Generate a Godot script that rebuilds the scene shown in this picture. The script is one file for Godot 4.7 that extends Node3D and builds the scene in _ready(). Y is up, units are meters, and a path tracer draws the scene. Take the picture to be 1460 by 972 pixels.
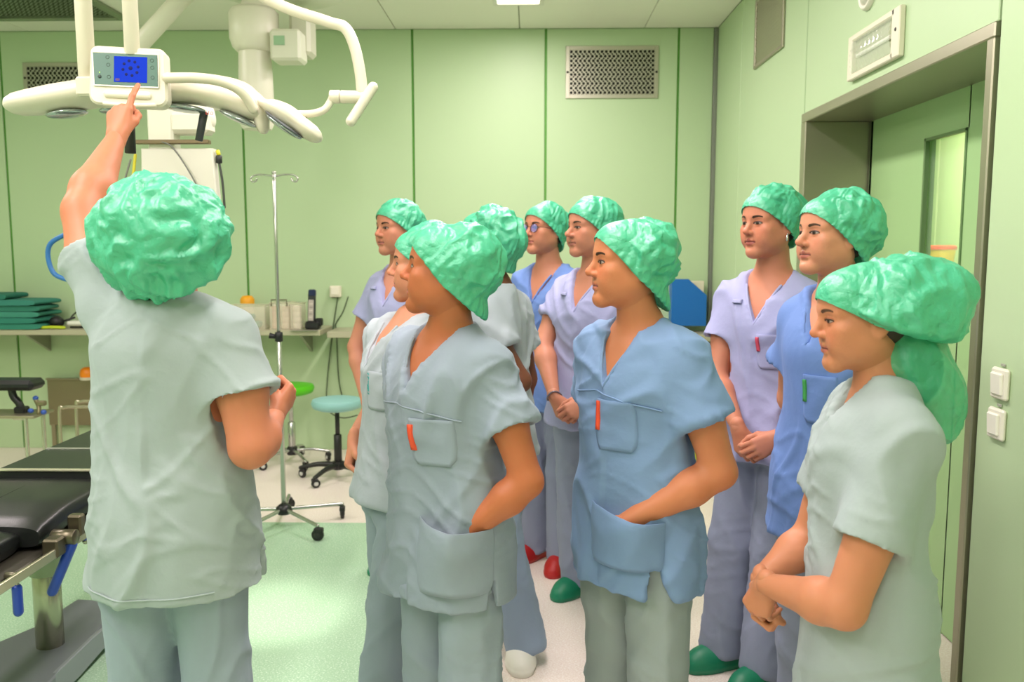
extends Node3D
# An operating theatre with pale green panel walls: a group in scrubs watches an instructor at the surgical lamp's control panel.

var cap_mat: StandardMaterial3D

func _ready() -> void:
	# ---- camera
	var cam := Camera3D.new()
	cam.position = Vector3(0, 1.55, 0)
	cam.rotation_degrees = Vector3(-6.3, 1.2, 0)
	cam.fov = 43.12
	cam.near = 0.05
	var optics := CameraAttributesPhysical.new()
	optics.frustum_focal_length = 30.37
	optics.frustum_focus_distance = 2.35
	optics.frustum_near = 0.05
	optics.exposure_aperture = 4.5
	cam.attributes = optics
	add_child(cam)
	# ---- environment and exposure
	var we := WorldEnvironment.new()
	var env := Environment.new()
	env.background_mode = Environment.BG_COLOR
	env.background_color = Color(0.02, 0.02, 0.02)
	env.tonemap_mode = Environment.TONE_MAPPER_LINEAR
	env.tonemap_exposure = 1.12
	env.sdfgi_enabled = true
	env.ssao_enabled = true
	env.ssil_enabled = true
	we.environment = env
	add_child(we)
	# ---- ceiling luminaires (x, z): each a glowing diffuser with an area light of its size
	for p in LUMINAIRES:
		luminaire(p)
	wrinkle.seed = 11
	wrinkle.frequency = 1.0
	wrinkle.fractal_octaves = 2
	broad.seed = 3
	broad.frequency = 1.0
	broad.fractal_type = FastNoiseLite.FRACTAL_NONE
	fine.seed = 5
	fine.frequency = 1.0
	fine.fractal_octaves = 3
	room()
	doorway()
	fittings()
	surgical_lamp()
	pendant()
	furniture()
	operating_table()
	everyone()

const CEIL := 3.11
const BACK := -6.45
const RIGHT := 1.35
const LUMINAIRES := [Vector2(-0.08, -5.18), Vector2(-0.08, -3.5), Vector2(-0.08, -1.9), Vector2(-0.08, 0.7), Vector2(-1.9, -0.2), Vector2(-1.9, -1.6), Vector2(-3.4, -1.0), Vector2(-3.4, -4.0)]
const LUMINAIRE_ENERGY := 3.2

func luminaire(p: Vector2) -> void:
	var t := thing("ceiling_light", "lit recessed ceiling light at the top edge, above the group" if p.y < -5.0 else "recessed white ceiling light panel over the room", "ceiling light", Vector3(p.x, CEIL, p.y), 0.0, "recessed ceiling lights")
	var f := Mb.new()
	for s in [-1.0, 1.0]:
		f.box(Vector3(0.15 * s, -0.006, 0), Vector3(0.03, 0.012, 1.26), 0.002)
		f.box(Vector3(0, -0.006, 0.615 * s), Vector3(0.27, 0.012, 0.03), 0.002)
	part("frame", f.mesh(), mat("e6e4da", 0.4), t)
	var g := StandardMaterial3D.new()
	g.albedo_color = Color("f4f4ee")
	g.emission_enabled = true
	g.emission = Color(1.0, 0.97, 0.90)
	g.emission_energy_multiplier = 3.0
	part("diffuser", Mb.new().box(Vector3(0, -0.002, 0), Vector3(0.27, 0.006, 1.2), 0.0).mesh(), g, t)
	var l := AreaLight3D.new()
	l.area_size = Vector2(0.26, 1.18)
	l.light_color = Color(1.0, 0.935, 0.95)
	l.light_energy = LUMINAIRE_ENERGY
	l.area_range = 12.0
	l.shadow_enabled = true
	l.position = Vector3(0, -0.02, 0)
	l.rotation_degrees = Vector3(-90, 0, 0)
	t.add_child(l)

# ------------------------------------------------------------------ helpers
var taken := {}
var mats := {}
var wrinkle := FastNoiseLite.new()
var fine := FastNoiseLite.new()
var broad := FastNoiseLite.new()

func numbered(called: String) -> String:
	if not taken.has(called):
		taken[called] = 0
		return called
	taken[called] += 1
	return "%s_%03d" % [called, taken[called]]

func thing(called: String, label: String, category: String, at := Vector3.ZERO, turn := 0.0, group := "") -> Node3D:
	var o := Node3D.new()
	o.name = numbered(called)
	add_child(o)
	o.position = at
	o.rotation.y = turn
	o.set_meta("label", label)
	o.set_meta("category", category)
	if group:
		o.set_meta("group", group)
	return o

func part(called: String, mesh: Mesh, m: Material, parent: Node, label := "") -> MeshInstance3D:
	var o := MeshInstance3D.new()
	o.name = called
	o.mesh = mesh
	o.material_override = m
	parent.add_child(o, true)
	if label:
		o.set_meta("label", label)
	return o

func single(called: String, label: String, category: String, mesh: Mesh, m: Material, at := Vector3.ZERO, turn := 0.0, group := "") -> MeshInstance3D:
	var o := part(numbered(called), mesh, m, self, label)
	o.set_meta("category", category)
	o.position = at
	o.rotation.y = turn
	if group:
		o.set_meta("group", group)
	return o

func struct(called: String, mesh: Mesh, m: Material) -> MeshInstance3D:
	var o := part(called, mesh, m, self)
	o.set_meta("kind", "structure")
	return o

func frame(called: String) -> Node3D:
	var o := Node3D.new()
	o.name = called
	o.set_meta("kind", "structure")
	add_child(o)
	return o

func mat(hex: String, rough := 0.6, metal := 0.0, spec := 0.5) -> StandardMaterial3D:
	var key := "%s %.3f %.3f %.3f" % [hex, rough, metal, spec]
	if not mats.has(key):
		var m := StandardMaterial3D.new()
		m.albedo_color = Color(hex)
		m.roughness = rough
		m.metallic = metal
		m.metallic_specular = spec
		mats[key] = m
	return mats[key]

func noise_tex(freq: float, size := 512, kind := FastNoiseLite.TYPE_SIMPLEX_SMOOTH, oct := 4, ramp: Gradient = null, ridged := false, seed_ := 1) -> NoiseTexture2D:
	var n := FastNoiseLite.new()
	n.noise_type = kind
	n.frequency = freq
	n.seed = seed_
	n.fractal_octaves = oct
	n.fractal_type = FastNoiseLite.FRACTAL_RIDGED if ridged else FastNoiseLite.FRACTAL_FBM
	var t := NoiseTexture2D.new()
	t.noise = n
	t.width = size
	t.height = size
	t.seamless = true
	if ramp:
		t.color_ramp = ramp
	return t

func ramp(stops: Array) -> Gradient:
	var g := Gradient.new()
	var o := PackedFloat32Array()
	var c := PackedColorArray()
	for s in stops:
		o.append(s[0])
		c.append(Color(s[1]))
	g.offsets = o
	g.colors = c
	return g

func triplanar(m: StandardMaterial3D, scale: float, world := false) -> void:
	m.uv1_triplanar = true
	m.uv1_world_triplanar = world
	m.uv1_scale = Vector3(scale, scale, scale)

func spline(pts: Array, sub := 6) -> PackedVector3Array:
	var out := PackedVector3Array()
	for i in pts.size() - 1:
		var a: Vector3 = pts[maxi(i - 1, 0)]
		var b: Vector3 = pts[i]
		var c: Vector3 = pts[i + 1]
		var d: Vector3 = pts[mini(i + 2, pts.size() - 1)]
		for k in sub:
			out.append(b.cubic_interpolate(c, a, d, float(k) / sub))
	out.append(pts[pts.size() - 1])
	return out

static func look(dir: Vector3) -> Basis:  # y along dir
	var y := dir.normalized()
	var x := y.cross(Vector3(0, 0, 1) if absf(y.z) < 0.9 else Vector3(1, 0, 0)).normalized()
	return Basis(x, y, x.cross(y))

# ------------------------------------------------------------------ mesh builder
class Mb:
	var v := PackedVector3Array()
	var n := PackedVector3Array()
	var uv := PackedVector2Array()
	var ix := PackedInt32Array()

	func tri(a: int, b: int, c: int) -> void:
		var g := (v[b] - v[a]).cross(v[c] - v[a])
		if g.dot(n[a] + n[b] + n[c]) > 0.0:
			ix.append_array([a, c, b])
		else:
			ix.append_array([a, b, c])

	func face(pts: Array, normal := Vector3.ZERO) -> void:  # flat convex polygon
		var nn := normal
		if nn == Vector3.ZERO:
			nn = (pts[1] - pts[0]).cross(pts[2] - pts[0]).normalized()
		var s := v.size()
		for p in pts:
			v.append(p)
			n.append(nn)
			uv.append(Vector2(p.x, p.y))
		for i in range(1, pts.size() - 1):
			tri(s, s + i, s + i + 1)

	func box(c: Vector3, size: Vector3, bev := 0.003, b := Basis()) -> Mb:
		var h := size * 0.5
		bev = minf(bev, minf(h.x, minf(h.y, h.z)) * 0.95)
		var P := func(axis: int, s: Vector3) -> Vector3:
			var p := s * (h - Vector3.ONE * bev)
			p[axis] = s[axis] * h[axis]
			return c + b * p
		var sg := [-1.0, 1.0]
		for axis in 3:
			var i := (axis + 1) % 3
			var j := (axis + 2) % 3
			for s in sg:
				var q := []
				for w in [[-1, -1], [1, -1], [1, 1], [-1, 1]]:
					var t := Vector3.ZERO
					t[axis] = s
					t[i] = w[0]
					t[j] = w[1]
					q.append(P.call(axis, t))
				var nn := Vector3.ZERO
				nn[axis] = s
				face(q, b * nn)
		if bev < 0.0004:
			return self
		for axis in 3:
			var i := (axis + 1) % 3
			var j := (axis + 2) % 3
			for si in sg:
				for sj in sg:
					var t := Vector3.ZERO
					t[i] = si
					t[j] = sj
					var nn := b * t.normalized()
					var lo := t
					lo[axis] = -1
					var hi := t
					hi[axis] = 1
					face([P.call(i, lo), P.call(i, hi), P.call(j, hi), P.call(j, lo)], nn)
		for sx in sg:
			for sy in sg:
				for sz in sg:
					var t := Vector3(sx, sy, sz)
					face([P.call(0, t), P.call(1, t), P.call(2, t)], b * t.normalized())
		return self

	# profile: Vector2(radius, height) list
	func lathe(prof: Array, at := Vector3.ZERO, seg := 24, b := Basis(), sx := 1.0, sz := 1.0) -> Mb:
		var segn := []
		for i in prof.size() - 1:
			var d: Vector2 = prof[i + 1] - prof[i]
			segn.append(Vector2(d.y, -d.x).normalized())
		for i in prof.size() - 1:
			var n0: Vector2 = segn[i]
			var n1: Vector2 = segn[i]
			if i > 0 and segn[i - 1].dot(n0) > 0.6:
				n0 = (n0 + segn[i - 1]).normalized()
			if i < segn.size() - 1 and segn[i + 1].dot(n1) > 0.6:
				n1 = (n1 + segn[i + 1]).normalized()
			var s := v.size()
			for k in seg + 1:
				var a := TAU * k / seg
				var ca := cos(a)
				var sa := sin(a)
				for e in 2:
					var p: Vector2 = prof[i + e]
					var q: Vector2 = n0 if e == 0 else n1
					v.append(at + b * Vector3(p.x * ca * sx, p.y, p.x * sa * sz))
					n.append((b * Vector3(q.x * ca / sx, q.y, q.x * sa / sz)).normalized())
					uv.append(Vector2(float(k) / seg, p.y))
			for k in seg:
				var o := s + k * 2
				var out: Vector3 = n[o]
				for t in [[o, o + 1, o + 2], [o + 2, o + 1, o + 3]]:
					var g := (v[t[1]] - v[t[0]]).cross(v[t[2]] - v[t[0]])
					if g.length_squared() < 1e-16:
						continue
					if g.dot(n[t[0]] + n[t[1]] + n[t[2]]) > 0:
						ix.append_array([t[0], t[2], t[1]])
					else:
						ix.append_array(t)
		return self

	func cyl(a: Vector3, b_: Vector3, r: float, r2 := -1.0, seg := 20, bev := 0.002) -> Mb:
		if r2 < 0.0:
			r2 = r
		var L := (b_ - a).length()
		bev = minf(bev, minf(L * 0.4, minf(r, r2) * 0.6))
		var y := (b_ - a).normalized()
		var x := y.cross(Vector3(0, 0, 1) if absf(y.z) < 0.9 else Vector3(1, 0, 0)).normalized()
		return lathe([Vector2(0, 0), Vector2(r - bev, 0), Vector2(r, bev), Vector2(r2, L - bev), Vector2(r2 - bev, L), Vector2(0, L)], a, seg, Basis(x, y, x.cross(y)))

	# sweep along pts; radii is a float or an array; flat squashes the section along the frame's second axis
	func tube(pts: PackedVector3Array, radii: Variant, seg := 12, flat := 1.0, up := Vector3.ZERO, round_ends := true) -> Mb:
		var P := PackedVector3Array()
		var R := PackedFloat32Array()
		var m := pts.size()
		var rad := func(i: int) -> float: return radii if radii is float else radii[mini(i, radii.size() - 1)]
		var t0 := (pts[0] - pts[1]).normalized()
		var t1 := (pts[m - 1] - pts[m - 2]).normalized()
		if round_ends:
			for k in 4:
				var a := PI / 2 * (1.0 - k / 4.0)
				P.append(pts[0] + t0 * rad.call(0) * sin(a) * flat)
				R.append(maxf(rad.call(0) * cos(a), 0.00005))
		else:
			P.append(pts[0])
			R.append(0.00005)
		for i in m:
			P.append(pts[i])
			R.append(rad.call(i))
		if round_ends:
			for k in range(1, 5):
				var a := PI / 2 * (k / 4.0)
				P.append(pts[m - 1] + t1 * rad.call(m - 1) * sin(a) * flat)
				R.append(maxf(rad.call(m - 1) * cos(a), 0.00005))
		else:
			P.append(pts[m - 1])
			R.append(0.00005)
		var c := P.size()
		var first := v.size()
		var ref := up
		for i in c:
			var tan := (P[mini(i + 1, c - 1)] - P[maxi(i - 1, 0)])
			if tan.length() < 1e-9:
				tan = pts[1] - pts[0]
			tan = tan.normalized()
			if i == 0 and ref == Vector3.ZERO:
				ref = tan.cross(Vector3(0, 1, 0) if absf(tan.y) < 0.9 else Vector3(1, 0, 0)).normalized()
			var side := (ref - tan * ref.dot(tan)).normalized()
			if up == Vector3.ZERO:
				ref = side
			var other := tan.cross(side)
			for k in seg + 1:
				var a := TAU * k / seg
				var d := side * cos(a) * flat + other * sin(a)
				v.append(P[i] + d * R[i])
				var nn := (side * cos(a) / flat + other * sin(a)).normalized()
				if i > 0 and i < c - 1:
					var dr := R[i + 1] - R[i - 1]
					var dl := maxf((P[i + 1] - P[i - 1]).length(), 1e-5)
					nn = (nn - tan * clampf(dr / dl, -4.0, 4.0)).normalized()
				else:
					nn = -tan if i == 0 else tan
				n.append(nn)
				uv.append(Vector2(float(k) / seg, float(i)))
		for i in c - 1:
			for k in seg:
				var o := first + i * (seg + 1) + k
				tri(o, o + 1, o + seg + 1)
				tri(o + 1, o + seg + 2, o + seg + 1)
		return self

	# polygon in the x-y plane extruded along z by depth, with a small chamfer
	func prism(poly: PackedVector2Array, depth: float, xf := Transform3D(), bev := 0.002) -> Mb:
		var p := poly
		if Geometry2D.is_polygon_clockwise(p):
			p.reverse()
		var ins := p
		if bev > 0.0:
			var off := Geometry2D.offset_polygon(p, -bev)
			if off.size() == 1 and off[0].size() == p.size():
				# match the start corner
				var best := 0
				for i in p.size():
					if off[0][i].distance_to(p[0]) < off[0][best].distance_to(p[0]):
						best = i
				ins = PackedVector2Array()
				for i in p.size():
					ins.append(off[0][(best + i) % p.size()])
		var tris := Geometry2D.triangulate_polygon(ins)
		for e in [0, 1]:
			var z := -depth / 2 if e == 0 else depth / 2
			var nn := xf.basis * Vector3(0, 0, -1 if e == 0 else 1)
			var s := v.size()
			for q in ins:
				v.append(xf * Vector3(q.x, q.y, z))
				n.append(nn.normalized())
				uv.append(q)
			for i in range(0, tris.size(), 3):
				tri(s + tris[i], s + tris[i + 1], s + tris[i + 2])
		var m := p.size()
		var zb := depth / 2 - minf(bev, depth * 0.4)
		for i in m:
			var j := (i + 1) % m
			var d := (p[j] - p[i]).normalized()
			var nn := Vector3(d.y, -d.x, 0)
			face([xf * Vector3(p[i].x, p[i].y, -zb), xf * Vector3(p[j].x, p[j].y, -zb), xf * Vector3(p[j].x, p[j].y, zb), xf * Vector3(p[i].x, p[i].y, zb)], (xf.basis * nn).normalized())
			if bev > 0.0:
				for s in [-1.0, 1.0]:
					face([xf * Vector3(p[i].x, p[i].y, zb * s), xf * Vector3(p[j].x, p[j].y, zb * s), xf * Vector3(ins[j].x, ins[j].y, depth / 2 * s), xf * Vector3(ins[i].x, ins[i].y, depth / 2 * s)], (xf.basis * (nn + Vector3(0, 0, s))).normalized())
		return self

	func ball(c: Vector3, r: Vector3, seg := 16, b := Basis()) -> Mb:
		var s := v.size()
		var rows := seg / 2
		for i in rows + 1:
			var th := PI * i / rows
			for k in seg + 1:
				var a := TAU * k / seg
				var d := Vector3(sin(th) * cos(a), cos(th), sin(th) * sin(a))
				v.append(c + b * (d * r))
				n.append((b * (d / r)).normalized())
				uv.append(Vector2(float(k) / seg, float(i) / rows))
		for i in rows:
			for k in seg:
				var o := s + i * (seg + 1) + k
				tri(o, o + 1, o + seg + 1)
				tri(o + 1, o + seg + 2, o + seg + 1)
		return self

	# open grid of points (rows x cols) smooth shaded
	func grid(pts: PackedVector3Array, cols: int, out: Vector3, flip := false) -> Mb:
		var s := v.size()
		var rows := pts.size() / cols
		var tris := PackedInt32Array()
		for i in rows - 1:
			for k in cols - 1:
				var o := i * cols + k
				tris.append_array([o, o + 1, o + cols, o + 1, o + cols + 1, o + cols])
		var nn := PackedVector3Array()
		nn.resize(pts.size())
		for i in range(0, tris.size(), 3):
			var g := (pts[tris[i + 1]] - pts[tris[i]]).cross(pts[tris[i + 2]] - pts[tris[i]])
			for k in 3:
				nn[tris[i + k]] += g
		var tot := Vector3.ZERO
		for g in nn:
			tot += g
		var sgn := 1.0
		if out != Vector3.ZERO and tot.dot(out) < 0.0:
			sgn = -1.0
		if flip:
			sgn = -sgn
		for i in pts.size():
			v.append(pts[i])
			n.append((nn[i] * sgn).normalized())
			uv.append(Vector2(float(i % cols) / (cols - 1), float(i / cols) / (rows - 1)))
		for i in range(0, tris.size(), 3):
			if sgn > 0:
				ix.append_array([s + tris[i], s + tris[i + 2], s + tris[i + 1]])
			else:
				ix.append_array([s + tris[i], s + tris[i + 1], s + tris[i + 2]])
		return self

	func add(verts: PackedVector3Array, norms: PackedVector3Array, uvs: PackedVector2Array, tris: PackedInt32Array, xf := Transform3D(), mirror := false) -> Mb:
		var s := v.size()
		var nb := xf.basis.inverse().transposed()
		for i in verts.size():
			v.append(xf * verts[i])
			n.append((nb * norms[i]).normalized())
			uv.append(uvs[i] if uvs.size() else Vector2(0.01, 0.01))
		if mirror:
			for i in range(0, tris.size(), 3):
				ix.append_array([s + tris[i], s + tris[i + 2], s + tris[i + 1]])
		else:
			for t in tris:
				ix.append(s + t)
		return self

	func mesh() -> ArrayMesh:
		var a := []
		a.resize(Mesh.ARRAY_MAX)
		a[Mesh.ARRAY_VERTEX] = v
		a[Mesh.ARRAY_NORMAL] = n
		a[Mesh.ARRAY_TEX_UV] = uv
		a[Mesh.ARRAY_INDEX] = ix
		var m := ArrayMesh.new()
		m.add_surface_from_arrays(Mesh.PRIMITIVE_TRIANGLES, a)
		return m

# ------------------------------------------------------------------ distance field meshed as surface nets
class Field:
	var o: Vector3
	var h: float
	var nx: int
	var ny: int
	var nz: int
	var d := PackedFloat32Array()
	var v := PackedVector3Array()
	var n := PackedVector3Array()
	var q := PackedInt32Array()  # quads

	func _init(lo: Vector3, hi: Vector3, cell: float) -> void:
		o = lo
		h = cell
		nx = int((hi.x - lo.x) / cell) + 2
		ny = int((hi.y - lo.y) / cell) + 2
		nz = int((hi.z - lo.z) / cell) + 2
		d.resize(nx * ny * nz)
		d.fill(0.2)

	func span(lo: Vector3, hi: Vector3) -> PackedInt32Array:
		var a := ((lo - o) / h).floor()
		var b := ((hi - o) / h).ceil()
		return PackedInt32Array([maxi(0, int(a.x)), maxi(0, int(a.y)), maxi(0, int(a.z)), mini(nx - 1, int(b.x)), mini(ny - 1, int(b.y)), mini(nz - 1, int(b.z))])

	# tapered capsule. mode 0: smooth union, 1: smooth subtraction. cut: the part beyond the plane at b is taken off
	func cap(a: Vector3, b: Vector3, ra: float, rb: float, k := 0.02, mode := 0, cut := false, squash := Vector3.ONE) -> void:
		var R := maxf(ra, rb) + k + 1.6 * h
		var s := span(a.min(b) - Vector3.ONE * R, a.max(b) + Vector3.ONE * R)
		var ba := b - a
		var L2 := maxf(ba.length_squared(), 1e-9)
		var inv := 1.0 / L2
		var dir := ba / sqrt(L2)
		var dr := rb - ra
		var squashed := squash != Vector3.ONE
		for z in range(s[2], s[5] + 1):
			for y in range(s[1], s[4] + 1):
				var p := Vector3(o.x + s[0] * h, o.y + y * h, o.z + z * h)
				var i := (z * ny + y) * nx + s[0]
				for x in range(s[0], s[3] + 1):
					var w := p - a
					var t := clampf(w.dot(ba) * inv, 0.0, 1.0)
					var e := w - ba * t
					if squashed:
						e *= squash
					var f := e.length() - ra - dr * t
					if cut:
						f = maxf(f, (p - b).dot(dir))
					var g := d[i]
					if mode == 0:
						var m := k - absf(f - g)
						if m > 0.0:
							d[i] = minf(f, g) - m * m / k * 0.25
						elif f < g:
							d[i] = f
					else:
						f = -f
						var m := k - absf(f - g)
						if m > 0.0:
							d[i] = maxf(f, g) + m * m / k * 0.25
						elif f > g:
							d[i] = f
					i += 1
					p.x += h

	func ell(c: Vector3, r: Vector3, k := 0.02, mode := 0, b := Basis()) -> void:
		var big := maxf(r.x, maxf(r.y, r.z))
		var small := minf(r.x, minf(r.y, r.z))
		var R := Vector3.ONE * (big + k + 1.6 * h)
		if b == Basis():
			R = r + Vector3.ONE * (k + 1.6 * h)
		var s := span(c - R, c + R)
		var bi := b.inverse()
		var ir := Vector3.ONE / r
		for z in range(s[2], s[5] + 1):
			for y in range(s[1], s[4] + 1):
				var p := Vector3(o.x + s[0] * h, o.y + y * h, o.z + z * h) - c
				var i := (z * ny + y) * nx + s[0]
				for x in range(s[0], s[3] + 1):
					var e := (bi * p) * ir
					var l := e.length()
					var l2 := (e * ir).length()
					var f := l * (l - 1.0) / l2 if l2 > 1e-6 else -small
					var g := d[i]
					if mode == 0:
						var m := k - absf(f - g)
						if m > 0.0:
							d[i] = minf(f, g) - m * m / k * 0.25
						elif f < g:
							d[i] = f
					else:
						f = -f
						var m := k - absf(f - g)
						if m > 0.0:
							d[i] = maxf(f, g) + m * m / k * 0.25
						elif f > g:
							d[i] = f
					i += 1
					p.x += h

	# stack of ellipses. rings: [y, half width, front depth, back depth, centre x, centre z], sorted upward
	static func ring_at(rings: Array, y: float) -> PackedFloat32Array:
		var m := rings.size()
		var out := PackedFloat32Array()
		var i := 0
		while i < m - 2 and y > rings[i + 1][0]:
			i += 1
		var a: Array = rings[maxi(i - 1, 0)]
		var b: Array = rings[i]
		var c: Array = rings[i + 1]
		var e: Array = rings[mini(i + 2, m - 1)]
		var t := clampf((y - b[0]) / (c[0] - b[0]), 0.0, 1.0)
		for k in range(1, 6):
			out.append(cubic_interpolate(b[k], c[k], a[k], e[k], t))
		return out

	func stack(rings: Array, k := 0.03, mode := 0, grow := 0.0, ylo := -1e9, yhi := 1e9) -> void:
		var y0: float = maxf(rings[0][0], ylo)
		var y1: float = minf(rings[rings.size() - 1][0], yhi)
		for y in ny:
			var py := o.y + y * h
			if py < y0 - 0.04 or py > y1 + 0.04:
				continue
			var r := ring_at(rings, clampf(py, y0, y1))
			var a := r[0] + grow
			var bf := r[1] + grow
			var bb := r[2] + grow
			var over := maxf(y0 - py, py - y1)
			for z in nz:
				var pz := o.z + z * h - r[4]
				var bz := bf if pz > 0.0 else bb
				var vz := pz / bz
				var small := minf(a, bz)
				var vz2 := vz * vz
				var i := (z * ny + y) * nx
				var u := (o.x - r[3]) / a
				var du := h / a
				for x in nx:
					var f := (sqrt(u * u + vz2) - 1.0) * small
					if over > f:
						f = over
					var g := d[i]
					if mode == 0:
						var m := k - absf(f - g)
						if m > 0.0:
							d[i] = minf(f, g) - m * m / k * 0.25
						elif f < g:
							d[i] = f
					else:
						if -f > g:
							d[i] = -f
					i += 1
					u += du

	func sample(p: Vector3) -> float:
		var w := (p - o) / h
		var x := clampi(int(w.x), 0, nx - 2)
		var y := clampi(int(w.y), 0, ny - 2)
		var z := clampi(int(w.z), 0, nz - 2)
		w -= Vector3(x, y, z)
		var i := (z * ny + y) * nx + x
		var sz := nx * ny
		return lerpf(lerpf(lerpf(d[i], d[i + 1], w.x), lerpf(d[i + nx], d[i + nx + 1], w.x), w.y), lerpf(lerpf(d[i + sz], d[i + sz + 1], w.x), lerpf(d[i + sz + nx], d[i + sz + nx + 1], w.x), w.y), w.z)

	func net(smooth := 1) -> void:
		var id := PackedInt32Array()
		id.resize(d.size())
		var sy := nx
		var sz := nx * ny
		for z in nz - 1:
			for y in ny - 1:
				var i := (z * ny + y) * nx
				for x in nx - 1:
					var d0 := d[i]
					var d1 := d[i + 1]
					var d2 := d[i + sy]
					var d3 := d[i + sy + 1]
					var d4 := d[i + sz]
					var d5 := d[i + sz + 1]
					var d6 := d[i + sz + sy]
					var d7 := d[i + sz + sy + 1]
					var neg := d0 < 0.0
					if neg == (d1 < 0.0) and neg == (d2 < 0.0) and neg == (d3 < 0.0) and neg == (d4 < 0.0) and neg == (d5 < 0.0) and neg == (d6 < 0.0) and neg == (d7 < 0.0):
						i += 1
						continue
					var s := Vector3.ZERO
					var c := 0
					if (d0 < 0.0) != (d1 < 0.0): s += Vector3(d0 / (d0 - d1), 0, 0); c += 1
					if (d2 < 0.0) != (d3 < 0.0): s += Vector3(d2 / (d2 - d3), 1, 0); c += 1
					if (d4 < 0.0) != (d5 < 0.0): s += Vector3(d4 / (d4 - d5), 0, 1); c += 1
					if (d6 < 0.0) != (d7 < 0.0): s += Vector3(d6 / (d6 - d7), 1, 1); c += 1
					if (d0 < 0.0) != (d2 < 0.0): s += Vector3(0, d0 / (d0 - d2), 0); c += 1
					if (d1 < 0.0) != (d3 < 0.0): s += Vector3(1, d1 / (d1 - d3), 0); c += 1
					if (d4 < 0.0) != (d6 < 0.0): s += Vector3(0, d4 / (d4 - d6), 1); c += 1
					if (d5 < 0.0) != (d7 < 0.0): s += Vector3(1, d5 / (d5 - d7), 1); c += 1
					if (d0 < 0.0) != (d4 < 0.0): s += Vector3(0, 0, d0 / (d0 - d4)); c += 1
					if (d1 < 0.0) != (d5 < 0.0): s += Vector3(1, 0, d1 / (d1 - d5)); c += 1
					if (d2 < 0.0) != (d6 < 0.0): s += Vector3(0, 1, d2 / (d2 - d6)); c += 1
					if (d3 < 0.0) != (d7 < 0.0): s += Vector3(1, 1, d3 / (d3 - d7)); c += 1
					id[i] = v.size() + 1
					v.append(o + (Vector3(x, y, z) + s / c) * h)
					if x > 0 and y > 0 and z > 0:
						if (d0 < 0.0) != (d1 < 0.0):
							quad(id[i], id[i - sy], id[i - sy - sz], id[i - sz], d0 < 0.0)
						if (d0 < 0.0) != (d2 < 0.0):
							quad(id[i], id[i - sz], id[i - sz - 1], id[i - 1], d0 < 0.0)
						if (d0 < 0.0) != (d4 < 0.0):
							quad(id[i], id[i - 1], id[i - 1 - sy], id[i - sy], d0 < 0.0)
					i += 1
		for k in smooth:
			relax()
		normals()

	func quad(a: int, b: int, c: int, e: int, flip: bool) -> void:
		if a * b * c * e == 0:
			return
		if flip:
			q.append_array([a - 1, e - 1, c - 1, b - 1])
		else:
			q.append_array([a - 1, b - 1, c - 1, e - 1])

	func relax(amount := 0.5) -> void:
		var sum := PackedVector3Array()
		sum.resize(v.size())
		var cnt := PackedFloat32Array()
		cnt.resize(v.size())
		for i in range(0, q.size(), 4):
			for k in 4:
				var a := q[i + k]
				var b := q[i + ((k + 1) & 3)]
				sum[a] += v[b]
				cnt[a] += 1.0
				sum[b] += v[a]
				cnt[b] += 1.0
		for i in v.size():
			if cnt[i] > 0.0:
				v[i] = v[i].lerp(sum[i] / cnt[i], amount)

	func normals() -> void:
		n = PackedVector3Array()
		n.resize(v.size())
		for i in range(0, q.size(), 4):
			var g := (v[q[i + 2]] - v[q[i]]).cross(v[q[i + 3]] - v[q[i + 1]])
			n[q[i]] -= g
			n[q[i + 1]] -= g
			n[q[i + 2]] -= g
			n[q[i + 3]] -= g
		for i in n.size():
			n[i] = n[i].normalized()

	func tris() -> PackedInt32Array:
		var t := PackedInt32Array()
		for i in range(0, q.size(), 4):
			if v[q[i]].distance_squared_to(v[q[i + 2]]) < v[q[i + 1]].distance_squared_to(v[q[i + 3]]):
				t.append_array([q[i], q[i + 1], q[i + 2], q[i], q[i + 2], q[i + 3]])
			else:
				t.append_array([q[i], q[i + 1], q[i + 3], q[i + 1], q[i + 2], q[i + 3]])
		return t

# ------------------------------------------------------------------ people
var head_v: PackedVector3Array
var head_f: Field
var head_n: PackedVector3Array
var head_uv: PackedVector2Array
var head_t: PackedInt32Array
var hands := {}
var heads := {}
var clog_mesh: ArrayMesh

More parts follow.
